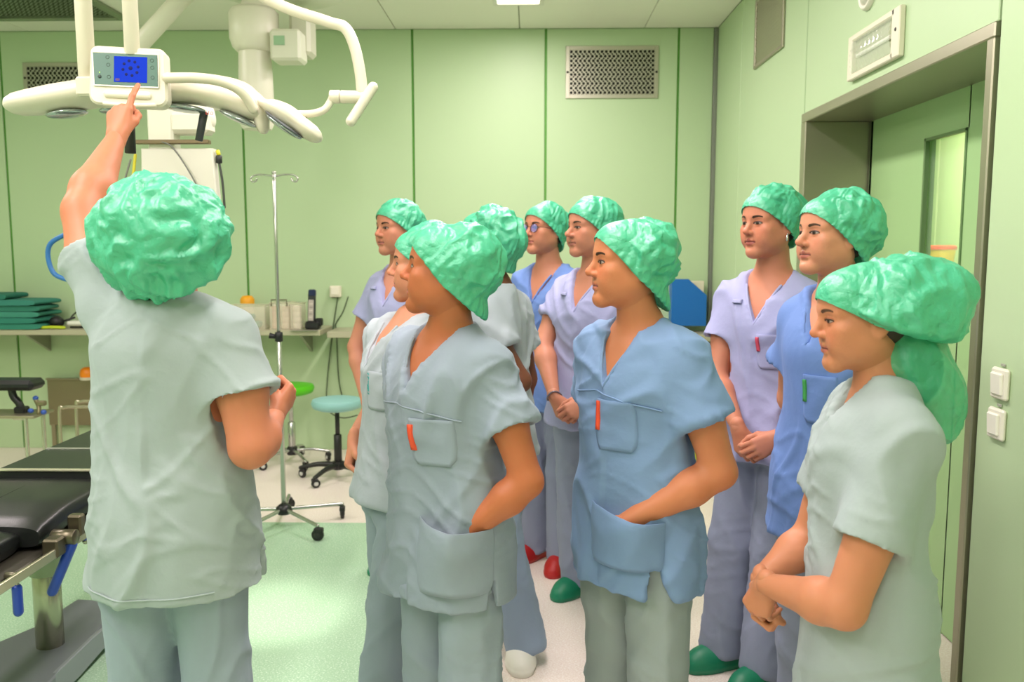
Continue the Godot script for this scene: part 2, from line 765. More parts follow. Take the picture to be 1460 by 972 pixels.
func build_head() -> void:
	var f := Field.new(Vector3(-0.1, -0.19, -0.125), Vector3(0.1, 0.135, 0.135), 0.0027)
	f.ell(Vector3(0, 0.034, -0.014), Vector3(0.073, 0.084, 0.094), 0.01)
	f.ell(Vector3(0, -0.022, 0.026), Vector3(0.060, 0.085, 0.062), 0.03)
	f.ell(Vector3(0, 0.05, 0.05), Vector3(0.058, 0.045, 0.042), 0.03)          # forehead
	for s in [-1.0, 1.0]:
		f.cap(Vector3(0.048 * s, -0.045, -0.002), Vector3(0.012 * s, -0.094, 0.064), 0.019, 0.016, 0.025)   # jaw
		f.ell(Vector3(0.040 * s, -0.018, 0.060), Vector3(0.024, 0.020, 0.020), 0.02)                        # cheekbone
		f.ell(Vector3(0.040 * s, -0.045, 0.026), Vector3(0.025, 0.038, 0.044), 0.03)                        # side of the face
		f.ell(Vector3(0.028 * s, -0.048, 0.062), Vector3(0.022, 0.024, 0.020), 0.02)                        # cheek
		f.cap(Vector3(0.010 * s, 0.022, 0.082), Vector3(0.044 * s, 0.020, 0.066), 0.012, 0.012, 0.014)      # brow
	f.ell(Vector3(0, -0.094, 0.068), Vector3(0.021, 0.017, 0.017), 0.018)      # chin
	f.cap(Vector3(0, -0.055, -0.02), Vector3(0, -0.115, -0.032), 0.049, 0.042, 0.035)   # neck
	for s in [-1.0, 1.0]:
		f.ell(Vector3(0.0315 * s, 0.001, 0.102), Vector3(0.019, 0.013, 0.021), 0.014, 1)                    # eye socket
		f.ell(Vector3(0.0305 * s, 0.001, 0.0735), Vector3(0.0135, 0.0125, 0.0135), 0.004)                   # eyeball
		f.cap(Vector3(0.019 * s, 0.006, 0.083), Vector3(0.043 * s, 0.0055, 0.0745), 0.0042, 0.0042, 0.004)  # upper lid
		f.cap(Vector3(0.020 * s, -0.0065, 0.0815), Vector3(0.041 * s, -0.005, 0.0745), 0.0036, 0.0036, 0.005)
	f.cap(Vector3(0, 0.012, 0.083), Vector3(0, -0.024, 0.1035), 0.0085, 0.0095, 0.012)  # nose
	f.ell(Vector3(0, -0.028, 0.1035), Vector3(0.0105, 0.0095, 0.0115), 0.008)
	for s in [-1.0, 1.0]:
		f.ell(Vector3(0.0125 * s, -0.031, 0.092), Vector3(0.0075, 0.0075, 0.0105), 0.006)
		f.ell(Vector3(0.0065 * s, -0.0385, 0.0985), Vector3(0.0032, 0.003, 0.0045), 0.003, 1)               # nostril
	f.cap(Vector3(-0.017, -0.0555, 0.0805), Vector3(0.017, -0.0555, 0.0805), 0.0055, 0.0055, 0.006)
	f.cap(Vector3(-0.006, -0.0535, 0.0865), Vector3(0.006, -0.0535, 0.0865), 0.0058, 0.0058, 0.006)    # upper lip
	f.cap(Vector3(-0.010, -0.0665, 0.0835), Vector3(0.010, -0.0665, 0.0835), 0.0068, 0.0068, 0.006)    # lower lip
	f.cap(Vector3(-0.021, -0.0600, 0.0840), Vector3(0.0, -0.0600, 0.0945), 0.0013, 0.0016, 0.004, 1)
	f.cap(Vector3(0.021, -0.0600, 0.0840), Vector3(0.0, -0.0600, 0.0945), 0.0013, 0.0016, 0.004, 1)
	f.ell(Vector3(0, -0.0795, 0.0925), Vector3(0.015, 0.006, 0.0085), 0.008, 1)                        # under the lip
	for s in [-1.0, 1.0]:
		var b := Basis(Vector3(0, 1, 0), -0.35 * s) * Basis(Vector3(1, 0, 0), -0.2)
		f.ell(Vector3(0.0745 * s, -0.006, -0.012), Vector3(0.008, 0.031, 0.018), 0.006, 0, b)               # ear
		f.ell(Vector3(0.0815 * s, 0.000, -0.008), Vector3(0.0055, 0.017, 0.009), 0.004, 1, b)
	f.net(1)
	head_f = f
	head_v = f.v
	head_n = f.n
	head_t = f.tris()
	for p in head_v:
		head_uv.append(Vector2(0.5 + atan2(p.x, p.z + 0.0) / TAU, clampf((0.13 - p.y) / 0.33, 0.0, 1.0)))

# flat colour only: brows, eyes and lips drawn at their places on a cylinder round the head
func face_texture(skin: Color, lip: Color, brow: Color, seed_: int, lid := 0.0) -> ImageTexture:
	var W := 640
	var Ht := 400
	var im := Image.create(W, Ht, false, Image.FORMAT_RGB8)
	im.fill(skin)
	var nz := FastNoiseLite.new()
	nz.seed = seed_
	nz.frequency = 1.0
	var R := 0.085
	for j in range(60, 320):
		var y := 0.13 - 0.33 * (j + 0.5) / Ht
		for i in range(200, 440):
			var s := (float(i) + 0.5 - W * 0.5) / W * TAU * R
			var c := skin
			var a := absf(s)
			# mottling and flush
			var win := smoothstep(0.088, 0.06, a) * smoothstep(-0.125, -0.09, y) * smoothstep(0.08, 0.05, y)
			var m := (nz.get_noise_2d(s * 160.0, y * 160.0) * 0.02 + nz.get_noise_2d(s * 45.0 + 9.0, y * 45.0) * 0.02) * win
			c = c.lerp(Color(c.r, c.g * 0.80, c.b * 0.76), 0.28 * exp(-pow((a - 0.040) / 0.018, 2.0) - pow((y + 0.028) / 0.022, 2.0)))
			c = c.lerp(Color(c.r * 0.97, c.g * 0.78, c.b * 0.74), 0.35 * exp(-pow(a / 0.012, 2.0) - pow((y + 0.03) / 0.014, 2.0)))
			c = Color(c.r * (1.0 + m), c.g * (1.0 + m), c.b * (1.0 + m))
			# lips
			var lx := a / 0.025
			if lx < 1.0:
				var up := -0.0515 + 0.003 * cos(a * 300.0) - 0.008 * lx * lx
				var dn := -0.0725 + 0.0125 * lx * lx
				if y < up + 0.001 and y > dn - 0.001:
					var e := smoothstep(-0.0012, 0.0016, minf(up - y, y - dn))
					c = c.lerp(lip, 0.85 * e)
				c = c.lerp(Color(lip.r * 0.35, lip.g * 0.3, lip.b * 0.3), 0.85 * exp(-pow((y + 0.0602 + 0.0012 * lx * lx) / 0.0013, 2.0)))
			# brow
			var t := (a - 0.0125) / 0.034
			if t > 0.0 and t < 1.0:
				var by := 0.0195 + 0.0075 * sin(t * 2.2) - 0.004 * t
				var th := lerpf(0.0044, 0.0018, t) * smoothstep(0.0, 0.12, t)
				var hair := 0.95 + 0.3 * nz.get_noise_2d(s * 700.0 + y * 500.0, y * 260.0)
				c = c.lerp(brow, clampf(hair * smoothstep(th + 0.0012, th - 0.0012, absf(y - by)), 0.0, 0.95))
			# eye
			var ex := (a - 0.0300) / 0.0145
			if absf(ex) < 1.25:
				var k := maxf(0.0, 1.0 - ex * ex)
				var up2 := 0.001 + (0.0048 - lid) * sqrt(k)
				var lo := 0.0005 - 0.0038 * k
				if absf(ex) < 1.0 and y < up2 and y > lo:
					c = Color(0.60, 0.54, 0.50)
					var dd := Vector2(a - 0.0296, y - 0.0012).length()
					if dd < 0.0060:
						c = Color(0.20, 0.15, 0.11) if dd > 0.0026 else Color(0.03, 0.03, 0.03)
				if absf(ex) < 1.12:
					c = c.lerp(Color(0.07, 0.05, 0.05), 0.95 * exp(-pow((y - up2 - 0.0008) / 0.0017, 2.0)))
					c = c.lerp(Color(skin.r * 0.5, skin.g * 0.36, skin.b * 0.34), 0.6 * exp(-pow((y - lo) / 0.001, 2.0)))
				c = c.lerp(Color(skin.r * 0.72, skin.g * 0.55, skin.b * 0.5), 0.5 * exp(-pow((y - up2 - 0.0045) / 0.0012, 2.0)) * (1.0 if absf(ex) < 1.1 else 0.0))
			im.set_pixel(i, j, c)
	return ImageTexture.create_from_image(im)

# left hand, wrist at the origin, fingers along +y, palm towards +z, thumb on -x
func build_hand(called: String, curls: Array, thumb: Array) -> void:
	var f := Field.new(Vector3(-0.085, -0.05, -0.045), Vector3(0.06, 0.2, 0.105), 0.0031)
	f.cap(Vector3(0, -0.014, 0), Vector3(0, 0.01, 0), 0.0235, 0.0225, 0.012, 0, false, Vector3(0.88, 1, 1.15))
	var base := [Vector3(-0.027, 0.086, 0), Vector3(-0.0085, 0.091, -0.002), Vector3(0.0105, 0.087, -0.001), Vector3(0.0275, 0.077, 0.003)]
	var len := [[0.041, 0.025, 0.020], [0.045, 0.028, 0.021], [0.041, 0.026, 0.020], [0.032, 0.020, 0.018]]
	var rad := [0.0093, 0.0096, 0.0091, 0.0081]
	for k in 4:
		f.cap(Vector3(base[k].x * 0.45, 0.008, 0.003), base[k] + Vector3(0, -0.004, 0.0015), 0.014, 0.0115, 0.014)
	f.ell(Vector3(0.0, 0.05, 0.007), Vector3(0.032, 0.042, 0.011), 0.012)
	for k in 4:
		var p: Vector3 = base[k]
		var ang := 0.0
		var spread: float = [-0.07, -0.01, 0.05, 0.12][k]
		for j in 3:
			ang += deg_to_rad(curls[k][j])
			var dir := Vector3(sin(spread) * cos(ang), cos(ang), sin(ang)).normalized()
			var q: Vector3 = p + dir * len[k][j]
			f.cap(p, q, rad[k] * (1.0 - 0.09 * j), rad[k] * (0.91 - 0.10 * j), 0.004)
			p = q
	var tp := Vector3(-0.016, 0.022, 0.006)
	var tr := [0.0155, 0.0115, 0.0100, 0.0085]
	for j in 3:
		var q: Vector3 = tp + thumb[j].normalized() * [0.042, 0.032, 0.026][j]
		f.cap(tp, q, tr[j], tr[j + 1], 0.007)
		tp = q
	f.net(1)
	hands[called] = f

func build_clog() -> void:
	var f := Field.new(Vector3(-0.07, -0.01, -0.15), Vector3(0.07, 0.115, 0.17), 0.005)
	f.cap(Vector3(0, 0.022, -0.085), Vector3(0, 0.022, 0.06), 0.043, 0.053, 0.01)
	f.cap(Vector3(0, 0.030, 0.04), Vector3(0.004, 0.020, 0.105), 0.052, 0.043, 0.02)
	f.cap(Vector3(0, 0.050, -0.01), Vector3(0, 0.035, 0.08), 0.047, 0.042, 0.02)
	f.cap(Vector3(0, 0.045, -0.09), Vector3(0, 0.05, -0.09), 0.038, 0.036, 0.02)
	f.cap(Vector3(0, 0.085, -0.085), Vector3(0, 0.105, 0.015), 0.034, 0.030, 0.012, 1)
	f.cap(Vector3(0, 0.06, -0.08), Vector3(0, 0.075, 0.0), 0.030, 0.026, 0.012, 1)
	for z in f.nz:
		for y in f.ny:
			var py := f.o.y + y * f.h
			for x in f.nx:
				var i := (z * f.ny + y) * f.nx + x
				f.d[i] = maxf(f.d[i], 0.001 - py)
				if py < 0.022:
					f.d[i] -= 0.003   # welt of the sole
	f.net(1)
	var m := Mb.new()
	m.add(f.v, f.n, PackedVector2Array(), f.tris())
	clog_mesh = m.mesh()

# folds of cloth: a displacement along the normal at a point of the garment
func fold(p: Vector3, nrm: Vector3, y0: float, y1: float, off: float, gain: float) -> float:
	var s := signf(p.x)
	var hang := smoothstep(y1, y0, p.y)
	var wob := broad.get_noise_3d(p.x * 2.5 - off, p.y * 2.0, p.z * 2.5) * 0.6
	var a := broad.get_noise_3d(p.x * 4.0 + off + wob, p.y * 0.9, p.z * 4.0 + off)
	var b := broad.get_noise_3d((p.x * s * 0.75 - p.y * 0.65) * 6.0 + off + wob, (p.x * s * 0.65 + p.y * 0.75) * 1.2 + s * 7.0, p.z * 2.5)
	var e := broad.get_noise_3d(p.x * 3.0 - off, p.y * 12.0 + p.x * s * 5.0 + wob, p.z * 3.0)
	var c := fine.get_noise_3d(p.x * 7.0 + off, p.y * 4.0, p.z * 7.0)
	var where := smoothstep(-0.25, 0.35, broad.get_noise_3d(p.x * 3.0 + off * 2.0, p.y * 2.2, p.z * 3.0))
	var ra := pow(maxf(0.0, 1.0 - absf(a) * 3.2), 1.4) * (0.35 + 0.65 * where)
	var rb := pow(maxf(0.0, 1.0 - absf(b) * 3.4), 1.4) * (1.0 - 0.55 * where)
	var re := pow(maxf(0.0, 1.0 - absf(e) * 4.0), 1.3) * where
	return gain * (0.012 * ra * (0.35 + 0.75 * hang) + 0.012 * rb * (1.0 - 0.5 * hang) + 0.005 * re + 0.007 * (a + b) + 0.0012 * c - 0.001)

func cloth_mesh(f: Field, y0: float, y1: float, off: float, gain: float) -> ArrayMesh:
	f.net(1)
	var v := f.v
	for i in v.size():
		v[i] += f.n[i] * fold(v[i], f.n[i], y0, y1, off, gain)
	f.v = v
	f.relax(0.3)
	f.normals()
	var m := Mb.new()
	m.add(f.v, f.n, PackedVector2Array(), f.tris())
	return m.mesh()

# how far the finished cloth reaches along dir, on a grid of (across, y)
class Front:
	var c := 0.011
	var lo: Vector2
	var nx: int
	var ny: int
	var t := PackedFloat32Array()
	var dir: Vector3
	var across: Vector3

	func _init(f: Field, d: Vector3) -> void:
		dir = d
		across = Vector3(0, 1, 0).cross(d)
		lo = Vector2(-0.4, f.o.y)
		nx = int(0.8 / c) + 2
		ny = int(f.ny * f.h / c) + 2
		t.resize(nx * ny)
		t.fill(-9.0)
		for i in f.v.size():
			if f.n[i].dot(dir) > 0.1:
				var x := int((across.dot(f.v[i]) - lo.x) / c)
				var y := int((f.v[i].y - lo.y) / c)
				if x >= 0 and y >= 0 and x < nx and y < ny:
					t[y * nx + x] = maxf(t[y * nx + x], dir.dot(f.v[i]))
		for pass_ in 3:
			var u := t.duplicate()
			for y in range(1, ny - 1):
				for x in range(1, nx - 1):
					var i := y * nx + x
					if t[i] > -8.0 and pass_ < 2:
						continue
					var s := 0.0
					var k := 0
					for q in [i - 1, i + 1, i - nx, i + nx, i]:
						if t[q] > -8.0:
							s += t[q]
							k += 1
					if k > 0:
						u[i] = s / k
			t = u

	func at(x: float, y: float) -> Vector3:
		var u := (x - lo.x) / c - 0.5
		var w := (y - lo.y) / c - 0.5
		var i := clampi(int(u), 0, nx - 2)
		var j := clampi(int(w), 0, ny - 2)
		u = clampf(u - i, 0.0, 1.0)
		w = clampf(w - j, 0.0, 1.0)
		var q := j * nx + i
		var d := lerpf(lerpf(t[q], t[q + 1], u), lerpf(t[q + nx], t[q + nx + 1], u), w)
		return across * x + dir * d + Vector3(0, y, 0)

# patch of cloth laid on a garment. outline in across and y
func patch(f: Front, x0: float, x1: float, ya: float, yb: float, off: float, bulge: float, round_bottom := 0.25, cols := 14, rows := 14, slope := 0.0) -> ArrayMesh:
	var pts := PackedVector3Array()
	for j in rows + 2:
		for i in cols + 2:
			var u := clampf((i - 1.0) / (cols - 1), 0.0, 1.0)
			var w := clampf((j - 1.0) / (rows - 1), 0.0, 1.0)
			var edge := i == 0 or j == 0 or i == cols + 1 or j == rows + 1
			var y := lerpf(ya, yb + slope * (u - 0.5), w)
			var narrow := 1.0 - round_bottom * pow(maxf(0.0, 1.0 - w / 0.22), 2.0)
			var x := (x0 + x1) * 0.5 + (u - 0.5) * (x1 - x0) * narrow
			var p := f.at(x, y)
			var out := off + bulge * pow(maxf(sin(PI * u), 0.0), 0.8) * (0.30 + 0.70 * smoothstep(0.0, 1.0, w))
			if edge:
				out = -0.004 if j <= rows else out - 0.005
			pts.append(p + f.dir * out)
	var m := Mb.new()
	m.grid(pts, cols + 2, f.dir)
	return m.mesh()

# bouffant cap in the head's own axes: gathered on an elastic rim, puffed out behind
func cap_mesh(c: Dictionary) -> ArrayMesh:
	var C: Vector3 = c.get("centre", Vector3(0, 0.04, -0.03))
	var r: Vector3 = c.get("radii", Vector3(0.105, 0.105, 0.125))
	var tilt: float = deg_to_rad(c.get("tilt", -20.0))
	var off: float = c.get("seed", 1.0)
	var rough: float = c.get("crease", 1.0)
	var front: float = c.get("front", 0.056)
	var back: float = c.get("back", -0.075)
	var rimz: float = c.get("rimback", 0.0)
	var B := Basis(Vector3(1, 0, 0), tilt)
	var Bi := B.inverse()
	var apex := (B * Vector3(0, 1, 0)).normalized()
	var S := 144
	var T := 56
	var pts := PackedVector3Array()
	for j in T + 1:
		var t := float(j) / T
		for i in S + 1:
			var ph := TAU * (i % S) / S
			var cp := cos(ph)
			var sp := sin(ph)
			var yy := lerpf(back, front, 0.5 + 0.5 * cp)
			var gather := 0.0025 * sin(ph * 34.0 + 2.0 * sin(ph * 5.0 + off))
			var rim := Vector3(sp * (0.0795 + gather), yy, (0.003 + 0.0885 * cp if cp > 0 else 0.003 + (0.095 + rimz) * cp) + gather * cp)
			var rd := (rim - C)
			var rl := rd.length()
			rd /= rl
			var dir := apex.slerp(rd, minf(t / 0.985, 1.0)) if apex.dot(rd) > -0.999 else rd
			var e := (Bi * dir) / r
			var rr := 1.0 / e.length()
			# creases that belong to the crumpled cloth
			var q := Vector3(dir.x * r.x, dir.y * r.y, dir.z * r.z) * 8.0
			var wx := broad.get_noise_3d(q.x * 0.7 + off, q.y * 0.7, q.z * 0.7)
			var n1 := broad.get_noise_3d(q.x + off + wx, q.y + wx, q.z - off)
			var n2 := broad.get_noise_3d(q.x * 2.1 - off, q.y * 1.3 + wx, q.z * 2.1 + off)
			var n3 := 0.0
			var pw := ph * 15.0 + 2.6 * sin(ph * 3.0 + off) + 1.3 * sin(ph * 8.0 + off * 2.0) + 1.5 * n1
			var pl := (absf(sin(pw)) - 0.5) * smoothstep(0.30 + 0.25 * sin(ph * 6.0 + off), 0.92, t)
			var hold := smoothstep(1.0, 0.84, t)
			rr += rough * (0.010 * n1 + 0.006 * (0.35 - absf(n2) * 2.0)) * hold - 0.0065 * pl * rough * (0.35 + 0.65 * hold)
			var w := smoothstep(0.80, 0.985, t)
			var rad := lerpf(rr, rl + 0.004, w * w)
			if t > 0.985:
				rad = rl + 0.0045 - 0.006 * (t - 0.985) / 0.015
			var P := C + dir * rad
			for g in 3:
				var sd := head_f.sample(P)
				if sd < 0.0045:
					P += (P - Vector3(0, 0.015, -0.01)).normalized() * (0.0047 - sd)
			pts.append(P)
	var m := Mb.new()
	m.grid(pts, S + 1, Vector3.ZERO)
	# outward normals
	var sgn := 0.0
	for k in range(0, m.v.size(), 17):
		sgn += m.n[k].dot(m.v[k] - C)
	if sgn < 0.0:
		m = Mb.new()
		m.grid(pts, S + 1, Vector3.ZERO, true)
	# join the seam
	for j in T + 1:
		var a := j * (S + 1)
		var nn := (m.n[a] + m.n[a + S]).normalized()
		m.n[a] = nn
		m.n[a + S] = nn
	return m.mesh()

func arm_points(S: Dictionary, key: String, inv: Transform3D, H: float, side: float) -> Dictionary:
	var a: Dictionary = S.get(key, {})
	var sx: float = S.get("shoulder", 0.150)
	var sh: Vector3 = a.get("shoulder", Vector3(side * sx, 0.790 * H, -0.008))
	var el: Vector3 = inv * a.elbow if a.has("elbow") else Vector3(side * (sx + 0.05), 0.63 * H, -0.04)
	var wr: Vector3 = inv * a.wrist if a.has("wrist") else Vector3(side * (sx + 0.035), 0.485 * H, 0.03)
	# keep natural lengths
	var up: float = 0.178 * H
	var fo: float = 0.148 * H
	if not a.get("free", false):
		el = sh + (el - sh).normalized() * up
		wr = el + (wr - el).normalized() * fo
	var hd: Vector3 = (inv.basis * a.dir).normalized() if a.has("dir") else (wr - el).normalized()
	var pn: Vector3 = (inv.basis * a.palm).normalized() if a.has("palm") else Vector3(-side, 0, 0)
	return {"sh": sh, "el": el, "wr": wr, "dir": hd, "palm": pn, "pose": a.get("hand", "relaxed"), "thick": a.get("thick", 1.0)}

func person(S: Dictionary) -> Node3D:
	var H: float = S.h
	var k := H / 1.65
	var yaw := deg_to_rad(S.yaw)
	var root := thing("person", S.label, "person", Vector3(S.at.x, 0, S.at.y), yaw, "people in scrubs watching the demonstration")
	var inv := Transform3D(Basis(Vector3.UP, yaw), Vector3(S.at.x, 0, S.at.y)).affine_inverse()
	var w: float = S.get("wide", 1.0)
	var dp: float = S.get("deep", 1.0)
	var lean: float = S.get("lean", 0.0)
	var off: float = S.seed * 13.7
	var L := arm_points(S, "left", inv, H, 1.0)
	var R := arm_points(S, "right", inv, H, -1.0)
	var hem: float = S.get("hem", 0.72)
	var hy := func(q: float) -> float: return q * H
	# ---- shirt
	var rings := []
	for r in [[0.0, 0.204, 0.150, 0.158, 0.0], [0.50, 0.197, 0.145, 0.153, 0.0], [0.56, 0.184, 0.134, 0.140, 0.0], [0.62, 0.168, 0.128, 0.120, 0.0], [0.68, 0.166, 0.134, 0.115, 0.0], [0.735, 0.172, 0.140, 0.118, 0.0], [0.775, 0.170, 0.122, 0.116, 0.0], [0.805, 0.146, 0.094, 0.102, 0.0], [0.828, 0.105, 0.074, 0.085, -0.005], [0.850, 0.066, 0.056, 0.066, -0.012]]:
		var y: float = r[0] * H if r[0] > 0.1 else hem
		if r[0] > 0.1 and y < hem + 0.04:
			continue
		rings.append([y, r[1] * w * k, r[2] * dp * k, r[3] * dp * k, 0.0, r[4] + lean * (y - 0.5 * H)])
	var lo := Vector3(-0.26 * w, hem - 0.03, -0.25)
	var hi := Vector3(0.26 * w, 0.90 * H, 0.25)
	for A in [L, R]:
		for t in [0.0, 0.66]:
			var p: Vector3 = A.sh.lerp(A.el, t)
			lo = lo.min(p - Vector3.ONE * 0.135)
			hi = hi.max(p + Vector3.ONE * 0.135)
	lo.y = hem - 0.03
	var f := Field.new(lo, hi, S.get("cell", 0.0095))
	f.stack(rings, 0.02)
	var lz := lean * 0.31 * H
	for A in [L, R]:
		var s := signf(A.sh.x)
		f.cap(Vector3(s * 0.05 * k, 0.826 * H, -0.012 + lz), A.sh + Vector3(-s * 0.004, -0.004, 0), 0.036 * k, 0.053 * k, 0.045)
		var e: Vector3 = A.sh.lerp(A.el, S.get("sleeve", 0.56))
		f.cap(A.sh + Vector3(-s * 0.022, 0.0, 0), e, 0.056 * k * A.thick, 0.076 * k * A.thick, 0.04, 0, true)
	for A in [L, R]:
		var e: Vector3 = A.sh.lerp(A.el, S.get("sleeve", 0.56))
		var dir: Vector3 = (A.el - A.sh).normalized()
		f.cap(e - dir * 0.010, e + dir * 0.09, 0.056 * k * A.thick, 0.062 * k * A.thick, 0.004, 1)
	f.stack(rings, 0.01, 1, -0.020, hem - 0.1, hem + 0.045)
	# neckline: its band is taken from the cloth before the opening is cut
	var yv: float = S.get("vneck", 0.742) * H
	var ybk := 0.842 * H
	var band := PackedVector3Array()
	for i in 25:
		var bx := (i - 12) / 12.0 * 0.062
		var by := yv + absf(bx) * 2.15
		var bz := 0.3
		while bz > -0.05 and f.sample(Vector3(bx, by, bz)) > 0.0:
			bz -= 0.003
		if bz > -0.02:
			band.append(Vector3(bx, by - 0.004, bz - 0.002))
	for y in f.ny:
		var py := f.o.y + y * f.h
		if py < yv - 0.03:
			continue
		for z in f.nz:
			var pz := f.o.z + z * f.h - lz
			var tz := smoothstep(-0.02, 0.035, pz)
			var i := (z * f.ny + y) * f.nx
			for x in f.nx:
				var px := absf(f.o.x + x * f.h)
				var cut := lerpf(ybk + px * 0.2, yv + px * 2.15, tz)
				if px > 0.11:
					cut += (px - 0.11) * 4.0
				var e := (py - cut) * 0.5
				if e > f.d[i]:
					f.d[i] = e
				i += 1
	for q in S.get("slits", []):   # vents in the hem: [direction, height, slope, lean]
		var sd: Vector3 = q[0].normalized()
		var ac := Vector3(0, 1, 0).cross(sd)
		for y in f.ny:
			var up: float = hem + q[1] - (f.o.y + y * f.h)
			if up < -0.03:
				break
			for z in f.nz:
				var i := (z * f.ny + y) * f.nx
				for x in f.nx:
					var p := Vector3(f.o.x + x * f.h, 0, f.o.z + z * f.h)
					if p.dot(sd) > 0.02:
						f.d[i] = maxf(f.d[i], minf(up, (up * q[2] - absf(ac.dot(p) - q[3] * up)) * 0.7))
					i += 1
	if S.has("slant"):
		for y in f.ny:
			var py := f.o.y + y * f.h
			if py > hem + 0.1:
				break
			for z in f.nz:
				var i := (z * f.ny + y) * f.nx
				for x in f.nx:
					f.d[i] = maxf(f.d[i], (hem + S.slant.x * (f.o.x + x * f.h) + S.slant.y * (f.o.z + z * f.h) + absf(S.slant.x) * 0.2 - py))
					i += 1
	var fo := [hem, 0.72 * H, off, S.get("folds", 1.0)]
	var sm := cloth_mesh(f, fo[0], fo[1], fo[2], fo[3])
	var shirt := part("shirt", sm, S.shirt, root)
	if band.size() > 6:
		part("neck_band", Mb.new().tube(band, 0.0048, 8).mesh(), S.shirt, shirt)
	var fronts := {}
	for q in S.get("patches", []) + S.get("seams", []):
		var dr: Vector3 = q.get("dir", Vector3(0, 0, 1)).normalized()
		if not fronts.has(dr):
			fronts[dr] = Front.new(f, dr)
		if q.has("path"):
			var sp := PackedVector3Array()
			for c in q.path.size() - 1:
				for e in 8:
					var uv: Vector2 = q.path[c].lerp(q.path[c + 1], e / 8.0)
					sp.append(fronts[dr].at(uv.x, uv.y) + dr * 0.0005)
			part("seam", Mb.new().tube(sp, 0.0022, 6).mesh(), S.shirt, shirt)
			continue
		var pm := patch(fronts[dr], q.x0, q.x1, q.y0, q.y1, q.get("off", 0.005), q.get("bulge", 0.0), q.get("round", 0.25), q.get("cols", 14), q.get("rows", 14), q.get("slope", 0.0))
		part(q.called, pm, q.get("mat", S.shirt), shirt, q.get("label", ""))
	# ---- trousers
	var foot: Array = S.get("feet", [Vector3(0.10, 0, 0.02), Vector3(-0.10, 0, -0.02)])
	var turn: Array = S.get("toes", [0.15, -0.15])
	var tl := Vector3(-0.28, 0.02, -0.26)
	var th := Vector3(0.28, 0.60 * H, 0.26)
	for p in foot:
		tl = tl.min(p - Vector3(0.12, 0, 0.12))
		th = th.max(p + Vector3(0.12, 0, 0.12))
	tl.y = 0.02
	var g := Field.new(tl, th, S.get("cell", 0.0095) * 1.1)
	var wr := []
	for r in [[0.455, 0.160, 0.108, 0.120], [0.50, 0.164, 0.108, 0.122], [0.55, 0.152, 0.102, 0.110], [0.595, 0.138, 0.098, 0.094]]:
		wr.append([r[0] * H, r[1] * w * k, r[2] * dp * k, r[3] * dp * k, 0.0, 0.0])
	g.stack(wr, 0.02)
	var joints := []
	for s in 2:
		var sg := 1.0 if s == 0 else -1.0
		var hip := Vector3(sg * 0.083 * w * k, 0.485 * H, -0.008)
		var an: Vector3 = foot[s] + Vector3(0, 0.095, -0.035)
		var kn: Vector3 = hip.lerp(an, 0.49) + Vector3(0, 0, 0.018) + S.get("knee", [Vector3.ZERO, Vector3.ZERO])[s]
		joints.append([hip, kn, an])
		var tw: float = S.get("leg", 1.0)
		g.cap(hip, kn, 0.091 * k * tw * minf(w, 1.1), 0.077 * k * tw, 0.03)
		g.cap(kn, an + Vector3(0, -0.050, 0.01), 0.077 * k * tw, 0.080 * k * tw, 0.015, 0, true)
	var tm := cloth_mesh(g, 0.05, 0.55 * H, off + 5.0, S.get("folds", 1.0) * 0.75)
	part("trousers", tm, S.pants, root)
	# ---- clogs
	for s in 2:
		var cl := part("clog", clog_mesh, S.clogs, root)
		var fp: Vector3 = foot[s]
		cl.transform = Transform3D(Basis(Vector3.UP, turn[s]), fp)
	# ---- skin
	var m := Mb.new()
	var bw := 0.86 * w
	var t := Field.new(Vector3(-0.22 * w, 0.03, -0.22).min(tl), Vector3(0.22 * w, 0.93 * H, 0.22).max(Vector3(th.x, 0, th.z)), 0.0125)
	var br := []
	for r in rings:
		if r[0] > 0.5 * H:
			br.append([r[0], r[1] - 0.026, r[2] - 0.020, r[3] - 0.024, r[4], r[5]])
	br.insert(0, [0.47 * H, 0.145 * bw, 0.10 * dp, 0.11 * dp, 0.0, 0.0])
	t.stack(br, 0.02)
	var hp: Vector3 = S.head.get("at", Vector3(0, 0.928 * H, 0.03))
	var hb := Basis(Vector3.UP, deg_to_rad(S.head.yaw) - yaw) * Basis(Vector3.RIGHT, -deg_to_rad(S.head.get("pitch", 0.0))) * Basis(Vector3.BACK, deg_to_rad(S.head.get("roll", 0.0)))
	var hs: float = S.head.get("size", 1.0) * lerpf(1.0, k, 0.5)
	var nt := hp + hb * (Vector3(0, -0.085, -0.026) * hs)
	t.cap(Vector3(0, 0.80 * H, -0.012 + lz), nt, 0.060 * k, 0.0515 * k, 0.04)
	for s in [-1.0, 1.0]:
		t.cap(Vector3(s * 0.03, 0.83 * H, -0.015 + lz), Vector3(s * 0.11 * k * w, 0.800 * H, -0.012 + lz), 0.030 * k, 0.030 * k, 0.04)
		t.cap(Vector3(s * 0.035, 0.785 * H, 0.035 + lz), Vector3(s * 0.075, 0.79 * H, 0.02 + lz), 0.040 * k, 0.030 * k, 0.03)
	for j in joints:
		t.cap(j[0], j[1], 0.07 * k, 0.048 * k, 0.02)
		t.cap(j[1], j[2], 0.048 * k, 0.028 * k, 0.02)
		t.cap(j[2], j[2] + Vector3(0, -0.05, 0.06), 0.026, 0.022, 0.02)
	t.net(1)
	m.add(t.v, t.n, PackedVector2Array(), t.tris())
